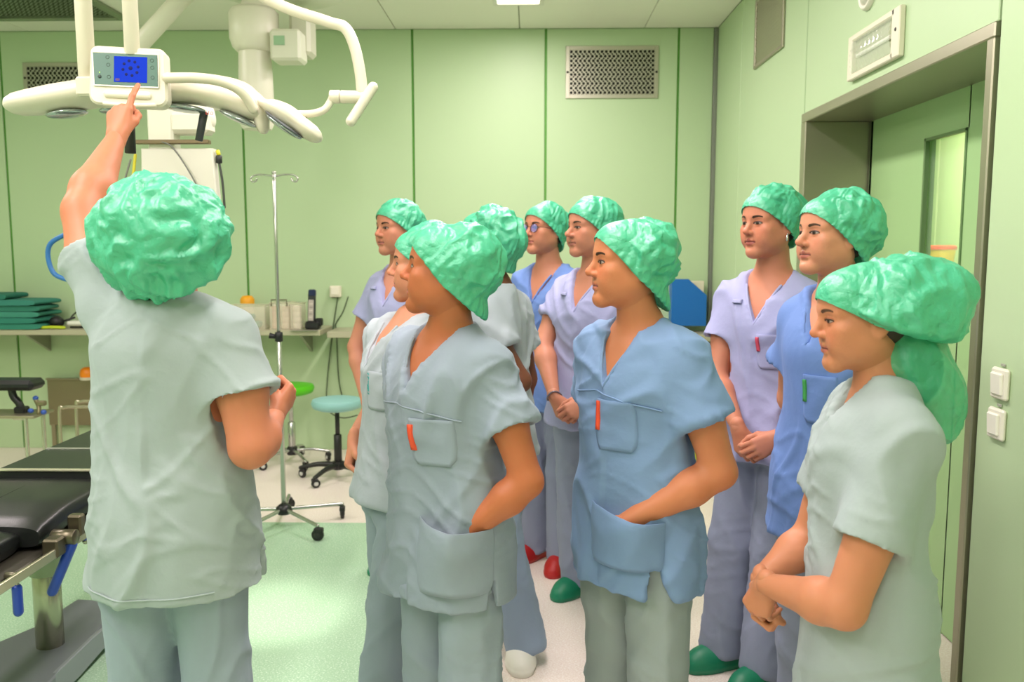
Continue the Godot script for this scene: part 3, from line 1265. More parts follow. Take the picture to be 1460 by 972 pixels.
	for A in [L, R]:
		var q: float = S.get("arm", 1.0)
		var side := signf(A.sh.x)
		var l: Vector3 = A.sh.min(A.el.min(A.wr)) - Vector3.ONE * 0.075
		var u: Vector3 = A.sh.max(A.el.max(A.wr)) + Vector3.ONE * 0.075
		var a := Field.new(l, u, 0.0085)
		var mid: Vector3 = A.sh.lerp(A.el, 0.5)
		a.cap(A.sh.lerp(A.el, 0.12) + Vector3(-side * 0.008, 0, 0), mid, 0.038 * q, 0.045 * q, 0.02)
		a.cap(mid, A.el, 0.046 * q, 0.037 * q, 0.02)
		var fd: Vector3 = (A.wr - A.el)
		a.cap(A.el, A.el + fd * 0.28, 0.037 * q, 0.041 * q, 0.02)
		a.cap(A.el + fd * 0.28, A.wr, 0.041 * q, 0.0245, 0.02)
		a.net(2)
		m.add(a.v, a.n, PackedVector2Array(), a.tris())
		var hf: Field = hands[A.pose]
		var y: Vector3 = A.dir
		var z: Vector3 = (A.palm - y * A.palm.dot(y)).normalized()
		var x: Vector3 = y.cross(z)
		var b := Basis(x, y, z)
		if side < 0.0:
			b = Basis(-x, y, z)
		m.add(hf.v, hf.n, PackedVector2Array(), hf.tris(), Transform3D(b.scaled_local(Vector3.ONE * lerpf(1.0, k, 0.5) * S.get("palm", 0.98)), A.wr), side < 0.0)
	# head with this person's own features
	var hv := head_v.duplicate()
	var F: Dictionary = S.get("face", {})
	var nose: float = F.get("nose", 0.0)
	var jaw: float = F.get("jaw", 1.0)
	var chin: float = F.get("chin", 0.0)
	var full: float = F.get("full", 0.0)
	for i in hv.size():
		var p := hv[i]
		if p.z > -0.02:
			var c := p
			p.z += nose * exp(-pow((c.y + 0.022) / 0.017, 2.0) - pow(c.x / 0.013, 2.0)) * smoothstep(0.07, 0.095, c.z)
			p.y -= nose * 0.35 * exp(-pow((c.y + 0.03) / 0.014, 2.0) - pow(c.x / 0.014, 2.0)) * smoothstep(0.07, 0.095, c.z)
			p.z += chin * exp(-pow((c.y + 0.095) / 0.02, 2.0) - pow(c.x / 0.03, 2.0))
			var jw := smoothstep(-0.03, -0.07, c.y) * smoothstep(-0.13, -0.10, c.y)
			p.x *= 1.0 + (jaw - 1.0) * jw
			p.x += signf(c.x) * full * exp(-pow((c.y + 0.05) / 0.035, 2.0) - pow((absf(c.x) - 0.045) / 0.025, 2.0))
		hv[i] = p
	var ht := Transform3D(hb.scaled_local(Vector3.ONE * hs), hp)
	m.add(hv, head_n, head_uv, head_t, ht)
	part("body", m.mesh(), S.skin, root)
	# ---- cap and hair
	if S.has("hair"):
		var hm := Mb.new()
		hm.ball(Vector3(0, 0.02, -0.032), Vector3(0.0775, 0.092, 0.084), 28)
		for q in S.get("bun", []):
			hm.ball(q[0], q[1], 16)
		part("hair", hm.mesh(), S.hair, root).transform = ht
	var cm := part("surgical_cap", cap_mesh(S.cap), S.cap.get("mat", cap_mat), root)
	cm.transform = ht
	if S.has("lobe"):
		var lm := Mb.new()
		var lp := PackedVector3Array()
		var LB := Basis(Vector3(1, 0, 0), deg_to_rad(S.lobe.tilt))
		for j in 41:
			for i in 65:
				var a := TAU * (i % 64) / 64
				var th2 := PI * (0.02 + 0.97 * j / 40.0)
				var dd := Vector3(sin(th2) * cos(a), cos(th2), sin(th2) * sin(a))
				var nn := broad.get_noise_3d(dd.x * 1.2 + 3.0, dd.y * 0.8, dd.z * 1.2)
				lp.append(S.lobe.centre + LB * (dd * S.lobe.radii * (1.0 + 0.10 * (0.4 - absf(nn) * 2.0))))
		lm.grid(lp, 65, Vector3.ZERO)
		part("cap_fold", lm.mesh(), S.lobe.mat, root).transform = ht
	heads[root] = ht
	if S.has("glasses"):
		var gm := Mb.new()
		for e in [-1.0, 1.0]:
			var ring := PackedVector3Array()
			for i in 21:
				var a := TAU * i / 20
				ring.append(Vector3(e * 0.032 + 0.021 * cos(a), -0.002 + 0.0185 * sin(a), 0.098 - 0.006 * absf(cos(a) * 0.5 + 0.5 * e)))
			gm.tube(ring, 0.0014, 6)
			gm.tube(PackedVector3Array([Vector3(e * 0.053, 0.004, 0.093), Vector3(e * 0.076, 0.004, 0.07), Vector3(e * 0.081, 0.0, -0.01)]), 0.0013, 6)
		gm.tube(PackedVector3Array([Vector3(-0.012, 0.004, 0.101), Vector3(0, 0.007, 0.104), Vector3(0.012, 0.004, 0.101)]), 0.0013, 6)
		var gl := part("glasses", gm.mesh(), mat("3a2f2a", 0.35, 0.3), root)
		gl.transform = ht
		var lens := StandardMaterial3D.new()
		lens.albedo_color = Color(0.55, 0.6, 0.95, 0.25)
		lens.transparency = BaseMaterial3D.TRANSPARENCY_ALPHA
		lens.roughness = 0.03
		for e in [-1.0, 1.0]:
			part("lens", Mb.new().ball(Vector3(e * 0.032, -0.002, 0.096), Vector3(0.0205, 0.018, 0.0012), 20).mesh(), lens, gl)
	if S.has("earring"):
		part("earring", Mb.new().ball(Vector3(0.079, -0.045, -0.004), Vector3(0.004, 0.011, 0.004), 10).ball(Vector3(0.079, -0.032, -0.005), Vector3(0.003, 0.003, 0.003), 8).mesh(), mat("d8dcdc", 0.15, 0.8), root).transform = ht
	if S.has("bracelet"):
		var bp := PackedVector3Array()
		var bb := look(R.wr - R.el)
		for i in 21:
			bp.append(R.wr + bb * Vector3(cos(TAU * i / 20) * 0.031, 0.006 * sin(TAU * i / 10), sin(TAU * i / 20) * 0.031))
		part("bracelet", Mb.new().tube(bp, 0.004, 6).mesh(), mat("7a7480", 0.35, 0.4), root, "beaded wrist bracelet")
	for q in S.get("loops", []):   # necklace, bracelet: rings round a place on the body
		var lpts := PackedVector3Array()
		for i in 33:
			var a := TAU * i / 32
			lpts.append(q.at + q.basis * Vector3(cos(a) * q.r, q.get("dip", 0.0) * maxf(0.0, sin(a)), sin(a) * q.get("rz", q.r)))
		part(q.called, Mb.new().tube(lpts, q.wire, 6).mesh(), q.mat, root)
	return root

# ------------------------------------------------------------------ the room
func wall_mat(seed_: int) -> StandardMaterial3D:
	var m := StandardMaterial3D.new()
	m.albedo_color = Color("b7cfa5")
	m.roughness = 0.42
	m.metallic_specular = 0.4
	return m

func room() -> void:
	var panel := wall_mat(1)
	var seam := mat("5da03f", 0.6)
	# floor: beige sheet vinyl, with a green field round the operating table
	var speck := noise_tex(0.09, 1024, FastNoiseLite.TYPE_SIMPLEX_SMOOTH, 3, ramp([[0.0, "dccdc2"], [0.36, "ebded3"], [0.62, "efe3d9"], [0.78, "f7f0e9"], [1.0, "f8f4ee"]]), false, 4)
	var fm := StandardMaterial3D.new()
	fm.albedo_texture = speck
	fm.roughness = 0.3
	triplanar(fm, 1.1, true)
	var gs := noise_tex(0.09, 1024, FastNoiseLite.TYPE_SIMPLEX_SMOOTH, 3, ramp([[0.0, "9fc2a2"], [0.36, "aacdac"], [0.64, "b0d2b2"], [0.79, "d6e8d6"], [1.0, "e2efe0"]]), false, 9)
	var gm := StandardMaterial3D.new()
	gm.albedo_texture = gs
	gm.roughness = 0.25
	triplanar(gm, 1.1, true)
	var fl := struct("floor", Mb.new().box(Vector3(-0.6, -0.06, -2.3), Vector3(9.0, 0.12, 8.6), 0.0).mesh(), fm)
	var gfield := part("green_vinyl_field", Mb.new().box(Vector3(-2.43, 0.0, -2.05), Vector3(3.8, 0.004, 5.28), 0.0015).mesh(), gm, fl)
	gfield.position.y = 0.0005
	# walls: slabs behind, proud panels in front with open joints
	var wb := struct("wall_back", Mb.new().box(Vector3(-1.65, 1.55, BACK - 0.075), Vector3(6.3, 3.4, 0.12), 0.0).mesh(), seam)
	var xs := [-4.6, -3.9, -2.12, -0.861, 0.111, 1.071, 1.33]
	for i in xs.size() - 1:
		var w: float = xs[i + 1] - xs[i] - 0.017
		part("panel", Mb.new().box(Vector3((xs[i] + xs[i + 1]) / 2, CEIL / 2, BACK - 0.0075), Vector3(w, CEIL, 0.015), 0.003).mesh(), panel, wb)
	part("corner_trim", Mb.new().box(Vector3(RIGHT - 0.014, CEIL / 2, BACK + 0.008), Vector3(0.028, CEIL, 0.028), 0.004).mesh(), mat("8b8d88", 0.35, 0.6), wb)
	var wr := struct("wall_right", Mb.new().box(Vector3(RIGHT + 0.20, 1.55, -5.44), Vector3(0.36, 3.4, 2.18), 0.0).box(Vector3(RIGHT + 0.20, 2.68, -3.47), Vector3(0.36, 1.0, 1.76), 0.0).box(Vector3(RIGHT + 0.20, 1.55, -0.42), Vector3(0.36, 3.4, 4.40), 0.0).mesh(), seam)
	var zs := [-6.45, -5.72, -4.385]
	for i in 2:
		part("panel", Mb.new().box(Vector3(RIGHT + 0.0075, CEIL / 2, (zs[i] + zs[i + 1]) / 2), Vector3(0.015, CEIL, zs[i + 1] - zs[i] - 0.009), 0.003).mesh(), panel, wr)
	part("panel", Mb.new().box(Vector3(RIGHT + 0.0075, (2.195 + CEIL) / 2, -3.49), Vector3(0.015, CEIL - 2.195, 1.77), 0.003).mesh(), panel, wr)
	part("panel", Mb.new().box(Vector3(RIGHT + 0.006, CEIL / 2, -1.52), Vector3(0.018, CEIL, 2.13), 0.003).mesh(), panel, wr)
	part("panel", Mb.new().box(Vector3(RIGHT + 0.0075, CEIL / 2, 0.66), Vector3(0.015, CEIL, 2.2), 0.003).mesh(), panel, wr)
	var wl := struct("wall_left", Mb.new().box(Vector3(-4.68, 1.55, -2.4), Vector3(0.12, 3.4, 8.4), 0.0).mesh(), seam)
	var wf := struct("wall_front", Mb.new().box(Vector3(-1.65, 1.55, 1.83), Vector3(6.3, 3.4, 0.12), 0.0).mesh(), seam)
	for i in 6:
		part("panel", Mb.new().box(Vector3(-4.61, CEIL / 2, -5.7 + 1.4 * i), Vector3(0.015, CEIL, 1.388), 0.003).mesh(), panel, wl)
	for i in 5:
		part("panel", Mb.new().box(Vector3(-4.0 + 1.2 * i, CEIL / 2, 1.76), Vector3(1.188, CEIL, 0.015), 0.003).mesh(), panel, wf)
	# ceiling: slab with proud panels
	var ce := struct("ceiling", Mb.new().box(Vector3(-1.65, CEIL + 0.075, -2.4), Vector3(6.4, 0.12, 8.6), 0.0).mesh(), mat("9c9b84", 0.7))
	var cp := mat("efeee2", 0.5)
	for i in 7:
		for j in 7:
			var x := -4.13 + 0.9 * i
			var z := -5.85 + 1.2 * j
			var w := 0.894
			if i == 6:
				x = 1.085
				w = 0.528
			part("ceiling_panel", Mb.new().box(Vector3(x, CEIL + 0.007, z), Vector3(w, 0.014, 1.194), 0.002).mesh(), cp, ce)

func perforated(w: float, h: float, pitch: float) -> ArrayMesh:
	# a plate with staggered round holes, each cell a square with an eight-sided hole
	var m := Mb.new()
	var cols := int(w / pitch)
	var rows := int(h / pitch)
	var px := w / cols
	var py := h / rows
	for j in rows:
		for i in cols:
			var c := Vector3((i + 0.5) * px - w / 2, (j + 0.5) * py - h / 2, 0)
			if j % 2 == 1:
				c.x += 0.0
			var s := m.v.size()
			for k in 8:
				var a := TAU * (k + 0.5) / 8
				var e := Vector2(cos(a), sin(a))
				var q := e / maxf(absf(e.x), absf(e.y))
				var sh := (px * 0.25 if j % 2 == 1 else -px * 0.25) if i > 0 and i < cols - 1 else 0.0
				m.v.append(c + Vector3(q.x * px / 2, q.y * py / 2, 0))
				m.v.append(c + Vector3(e.x * px * 0.36 + sh * 0.45, e.y * py * 0.36, 0))
				for z in 2:
					m.n.append(Vector3(0, 0, 1))
					m.uv.append(Vector2.ZERO)
			for k in 8:
				var a := s + k * 2
				var b := s + ((k + 1) % 8) * 2
				m.tri(a, b, a + 1)
				m.tri(b, b + 1, a + 1)
	return m.mesh()

func vent(label: String, c: Vector3, w: float, h: float, turn: float, pitch: float) -> void:
	var t := thing("air_vent", label, "vent", c, turn)
	var steel := mat("b9b6a6", 0.35, 0.75)
	var fr := Mb.new()
	for s in [-1.0, 1.0]:
		fr.box(Vector3((w / 2 - 0.014) * s, 0, 0.006), Vector3(0.028, h, 0.012), 0.002)
		fr.box(Vector3(0, (h / 2 - 0.014) * s, 0.006), Vector3(w - 0.056, 0.028, 0.012), 0.002)
	part("frame", fr.mesh(), steel, t)
	var g := part("perforated_plate", perforated(w - 0.05, h - 0.05, pitch), steel, t)
	g.position.z = 0.008
	part("duct", Mb.new().box(Vector3(0, 0, -0.0005), Vector3(w - 0.04, h - 0.04, 0.003), 0.0).mesh(), mat("15160f", 0.9), t)
	for s in [-1.0, 1.0]:
		part("screw", Mb.new().cyl(Vector3((w / 2 - 0.014) * s, 0, 0.01), Vector3((w / 2 - 0.014) * s, 0, 0.016), 0.009).mesh(), mat("2a2a22", 0.5, 0.5), t)

func doorway() -> void:
	var steel := StandardMaterial3D.new()
	steel.albedo_color = Color("a9a592")
	steel.metallic = 0.85
	steel.roughness = 0.38
	var z0 := -4.385
	var z1 := -2.60
	var d := frame("door_1")
	# steel lining of the opening
	part("frame_lintel", Mb.new().box(Vector3(RIGHT + 0.16, 2.172, (z0 + z1) / 2), Vector3(0.345, 0.045, z1 - z0), 0.004).mesh(), steel, d)
	part("frame_jamb", Mb.new().box(Vector3(RIGHT + 0.16, 1.075, z0 + 0.035), Vector3(0.345, 2.15, 0.07), 0.004).mesh(), steel, d)
	part("frame_jamb", Mb.new().box(Vector3(RIGHT + 0.16, 1.075, z1 - 0.02), Vector3(0.345, 2.15, 0.04), 0.004).mesh(), steel, d)
	# leaf with a window
	var X := RIGHT + 0.33
	var leaf := StandardMaterial3D.new()
	leaf.albedo_color = Color("a4cc8e")
	leaf.roughness = 0.35
	var w0 := -3.72
	var w1 := -3.365
	var y0 := 1.43
	var y1 := 1.995
	var lm := Mb.new()
	lm.box(Vector3(X, 1.08, (z0 + w0) / 2 + 0.02), Vector3(0.05, 2.15, w0 - z0 - 0.06), 0.001)
	lm.box(Vector3(X, 1.08, (w1 + z1) / 2), Vector3(0.05, 2.15, z1 - w1), 0.001)
	lm.box(Vector3(X, y0 / 2, (w0 + w1) / 2), Vector3(0.05, y0, w1 - w0 + 0.02), 0.0)
	lm.box(Vector3(X, (y1 + 2.155) / 2, (w0 + w1) / 2), Vector3(0.05, 2.155 - y1, w1 - w0 + 0.02), 0.0)
	part("leaf", lm.mesh(), leaf, d)
	part("leaf_gap", Mb.new().box(Vector3(X - 0.01, 1.075, z0 + 0.085), Vector3(0.03, 2.15, 0.03), 0.002).mesh(), mat("16180f", 0.8), d)
	var fr := Mb.new()
	for s in [w0 + 0.006, w1 - 0.006]:
		fr.box(Vector3(X - 0.02, (y0 + y1) / 2, s), Vector3(0.02, y1 - y0, 0.012), 0.001)
	for s in [y0 + 0.006, y1 - 0.006]:
		fr.box(Vector3(X - 0.02, s, (w0 + w1) / 2), Vector3(0.02, 0.012, w1 - w0), 0.001)
	part("window_frame", fr.mesh(), mat("6f8f5f", 0.4, 0.3), d)
	var glass := StandardMaterial3D.new()
	glass.albedo_color = Color(0.85, 0.95, 0.85, 0.1)
	glass.transparency = BaseMaterial3D.TRANSPARENCY_ALPHA
	glass.roughness = 0.02
	part("window_pane", Mb.new().box(Vector3(X, (y0 + y1) / 2, (w0 + w1) / 2), Vector3(0.005, y1 - y0, w1 - w0), 0.0).mesh(), glass, d)
	# corridor behind the door: closed, lit by its own lamp
	var pale := mat("c9dfa6", 0.5)
	var c := Mb.new()
	c.box(Vector3(3.0, 1.5, -4.6), Vector3(0.1, 3.2, 5.0), 0.0)
	c.box(Vector3(2.35, 1.5, -7.0), Vector3(1.4, 3.2, 0.1), 0.0)
	c.box(Vector3(2.35, 1.5, -2.1), Vector3(1.4, 3.2, 0.1), 0.0)
	var wc := struct("wall_corridor", c.mesh(), mat("7fae5f", 0.5))
	part("panel", Mb.new().box(Vector3(2.94, 1.3, -5.15), Vector3(0.02, 2.6, 0.78), 0.003).mesh(), pale, wc)
	part("panel", Mb.new().box(Vector3(2.94, 1.3, -5.95), Vector3(0.02, 2.6, 0.78), 0.003).mesh(), pale, wc)
	part("panel", Mb.new().box(Vector3(2.94, 1.3, -6.72), Vector3(0.02, 2.6, 0.72), 0.003).mesh(), pale, wc)
	part("panel", Mb.new().box(Vector3(2.94, 1.3, -4.0), Vector3(0.02, 2.6, 1.48), 0.003).mesh(), pale, wc)
	struct("ceiling_corridor", Mb.new().box(Vector3(2.4, 2.66, -4.6), Vector3(1.3, 0.1, 5.0), 0.0).mesh(), mat("dcdcc8", 0.5))
	struct("floor_corridor", Mb.new().box(Vector3(2.6, -0.06, -4.6), Vector3(1.0, 0.118, 5.0), 0.0).mesh(), mat("c8c2b4", 0.4))
	var cl := thing("corridor_light", "ceiling lamp in the corridor seen through the door window", "ceiling light", Vector3(2.35, 2.6, -5.2))
	var g := StandardMaterial3D.new()
	g.emission_enabled = true
	g.emission = Color(1, 0.97, 0.88)
	g.emission_energy_multiplier = 3.0
	part("diffuser", Mb.new().box(Vector3(0, -0.01, 0), Vector3(0.3, 0.02, 1.2), 0.003).mesh(), g, cl)
	var al := AreaLight3D.new()
	al.area_size = Vector2(0.3, 1.2)
	al.light_energy = 5.0
	al.light_color = Color(1, 0.97, 0.88)
	al.area_range = 8.0
	al.shadow_enabled = true
	al.position.y = -0.03
	al.rotation_degrees = Vector3(-90, 0, 0)
	cl.add_child(al)
	var sh := thing("corridor_shelf", "grey shelf in the corridor behind the door window", "shelf", Vector3(2.75, 1.37, -5.0))
	part("board", Mb.new().box(Vector3.ZERO, Vector3(0.36, 0.03, 1.1), 0.003).mesh(), mat("9aa596", 0.4, 0.4), sh)
	for z in [-0.4, 0.4]:
		part("bracket", Mb.new().prism(PackedVector2Array([Vector2(0.18, -0.015), Vector2(-0.12, -0.015), Vector2(0.18, -0.2)]), 0.02, Transform3D(Basis(), Vector3(0, 0, z)), 0.001).mesh(), mat("9aa596", 0.4, 0.4), sh)
	var bin := thing("sharps_bin", "yellow sharps container with red lid behind the door window", "sharps bin", Vector3(2.68, 1.385, -5.74))
	part("tub", Mb.new().lathe([Vector2(0, 0), Vector2(0.075, 0), Vector2(0.08, 0.005), Vector2(0.098, 0.14), Vector2(0, 0.14)], Vector3.ZERO, 24).mesh(), mat("f2c521", 0.45), bin)
	part("lid", Mb.new().lathe([Vector2(0, 0.14), Vector2(0.104, 0.14), Vector2(0.104, 0.16), Vector2(0.09, 0.168), Vector2(0, 0.168)], Vector3.ZERO, 24).mesh(), mat("d8472a", 0.45), bin)
	part("print", Mb.new().box(Vector3(-0.06, 0.085, 0.068), Vector3(0.05, 0.014, 0.002), 0.0, Basis(Vector3.UP, -0.72)).box(Vector3(-0.06, 0.06, 0.066), Vector3(0.06, 0.012, 0.002), 0.0, Basis(Vector3.UP, -0.72)).mesh(), mat("3a3320", 0.6), bin)

func switch_unit(label: String, at: Vector3) -> void:
	var t := thing("light_switch", label, "switch", at, -PI / 2, "wall switches by the door")
	part("plate", Mb.new().box(Vector3(0, 0, 0.008), Vector3(0.082, 0.09, 0.016), 0.006).mesh(), mat("e4e2d2", 0.35), t)
	part("rocker", Mb.new().box(Vector3(0, 0, 0.018), Vector3(0.056, 0.064, 0.012), 0.004, Basis(Vector3.RIGHT, 0.06)).mesh(), mat("ecebdd", 0.3), t)
	part("label_holder", Mb.new().box(Vector3(0, 0.053, 0.003), Vector3(0.022, 0.008, 0.004), 0.001).mesh(), mat("a5aa9a", 0.4), t)

func fittings() -> void:
	vent("perforated steel air vent high on the back wall, right of centre", Vector3(0.59, 2.80, BACK + 0.001), 0.67, 0.37, 0.0, 0.031)
	vent("perforated steel air vent behind the surgical lamp arm at the left", Vector3(-3.40, 2.775, BACK + 0.001), 0.66, 0.22, 0.0, 0.031)
	# right wall: grille of fine louvres
	var t := thing("air_vent", "brushed steel louvred vent near the ceiling on the door wall", "vent", Vector3(RIGHT - 0.001, 2.80, -5.06), -PI / 2)
	var steel := mat("a8a390", 0.4, 0.7)
	var fr := Mb.new()
	for s in [-1.0, 1.0]:
		fr.box(Vector3(0.285 * s, 0, 0.006), Vector3(0.03, 0.40, 0.012), 0.002)
		fr.box(Vector3(0, 0.19 * s, 0.006), Vector3(0.56, 0.02, 0.012), 0.002)
	part("frame", fr.mesh(), steel, t)
	for i in 18:
		part("louvre", Mb.new().box(Vector3(0, -0.172 + i * 0.0203, 0.005), Vector3(0.54, 0.0175, 0.002), 0.0005, Basis(Vector3.RIGHT, 0.5)).mesh(), steel, t)
	part("duct", Mb.new().box(Vector3(0, 0, -0.001), Vector3(0.55, 0.37, 0.001), 0.0).mesh(), mat("3c3a2c", 0.9), t)
	# square supply grilles in the ceiling, top left
	var cv := thing("ceiling_vent", "square perforated steel supply vent in the ceiling at top left", "vent", Vector3(-3.22, CEIL, -5.62))
	var st := mat("97a08a", 0.35, 0.8)
	var cf := Mb.new()
	for s in [-1.0, 1.0]:
		cf.box(Vector3(0.43 * s, -0.012, 0), Vector3(0.06, 0.024, 0.92), 0.003)
		cf.box(Vector3(0, -0.012, 0.43 * s), Vector3(0.80, 0.024, 0.06), 0.003)
	part("frame", cf.mesh(), st, cv)
	var pp := part("perforated_plate", perforated(0.8, 0.8, 0.032), st, cv)
	pp.rotation_degrees.x = 90
	pp.position.y = -0.012
	part("duct", Mb.new().box(Vector3(0, -0.002, 0), Vector3(0.82, 0.003, 0.82), 0.0).mesh(), mat("2c3226", 0.9), cv)
	# emergency light above the door
	var e := thing("emergency_light", "white framed emergency light with clear ribbed lens above the door", "emergency light", Vector3(RIGHT, 2.322, -3.50), -PI / 2)
	var ef := Mb.new()
	for s in [-1.0, 1.0]:
		ef.box(Vector3(0.225 * s, 0, 0.012), Vector3(0.07 if s > 0 else 0.045, 0.18, 0.024), 0.004)
		ef.box(Vector3(0, 0.078 * s, 0.012), Vector3(0.42, 0.025, 0.024), 0.004)
	part("housing", ef.mesh(), mat("dedac4", 0.4), e)
	part("reflector", Mb.new().box(Vector3(-0.005, 0, 0.003), Vector3(0.41, 0.135, 0.004), 0.0).mesh(), mat("c6cbb0", 0.25, 0.5), e)
	part("tube", Mb.new().cyl(Vector3(-0.17, 0.0, 0.012), Vector3(0.16, 0.0, 0.012), 0.008).mesh(), mat("f4f4ea", 0.3), e)
	var lens := StandardMaterial3D.new()
	lens.albedo_color = Color(0.9, 0.95, 0.88, 0.25)
	lens.transparency = BaseMaterial3D.TRANSPARENCY_ALPHA
	lens.roughness = 0.12
	var lp := PackedVector3Array()
	for j in 15:
		for i in 30:
			var u := i / 29.0
			var w := j / 14.0
			lp.append(Vector3((u - 0.5) * 0.395 - 0.005, (w - 0.5) * 0.13, 0.022 + 0.010 * sin(PI * w) + 0.003 * sin(i * 2.1 + 3.0 * sin(w * 3.0)) * sin(PI * u) + 0.002 * sin(j * 2.6)))
	part("lens", Mb.new().grid(lp, 30, Vector3(0, 0, 1)).mesh(), lens, e)
	part("test_button", Mb.new().cyl(Vector3(0.23, 0.01, 0.02), Vector3(0.23, 0.01, 0.027), 0.007).mesh(), mat("2c2c26", 0.4), e)
	# round fitting at the top edge
	var r := thing("wall_speaker", "round white fitting on the wall above the emergency light", "speaker", Vector3(RIGHT, 2.56, -3.60), -PI / 2)
	part("rim", Mb.new().lathe([Vector2(0.075, 0), Vector2(0.075, 0.012), Vector2(0.068, 0.02), Vector2(0.056, 0.018), Vector2(0.052, 0.008)], Vector3.ZERO, 32, Basis(Vector3.RIGHT, PI / 2)).mesh(), mat("e2e0d0", 0.4), r)
	part("dome", Mb.new().lathe([Vector2(0.054, 0.006), Vector2(0.048, 0.022), Vector2(0.03, 0.033), Vector2(0, 0.037)], Vector3.ZERO, 32, Basis(Vector3.RIGHT, PI / 2)).mesh(), mat("d2d2c2", 0.3), r)
	switch_unit("upper white wall switch right of the sliding door", Vector3(RIGHT - 0.003, 1.16, -2.456))
	switch_unit("lower white wall switch right of the sliding door", Vector3(RIGHT - 0.003, 1.043, -2.462))
	# socket on the back wall
	var so := thing("wall_socket", "small white wall socket above the right end of the shelf", "socket", Vector3(-1.455, 1.21, BACK))
	part("plate", Mb.new().box(Vector3(0, 0, 0.02), Vector3(0.085, 0.085, 0.04), 0.006).mesh(), mat("e6e0cc", 0.4), so)
	part("flap", Mb.new().box(Vector3(0, 0.005, 0.043), Vector3(0.062, 0.06, 0.008), 0.003).mesh(), mat("efe9d8", 0.35), so)
	part("slot", Mb.new().box(Vector3(-0.005, -0.044, 0.025), Vector3(0.05, 0.004, 0.02), 0.001).mesh(), mat("4a3a26", 0.6), so)

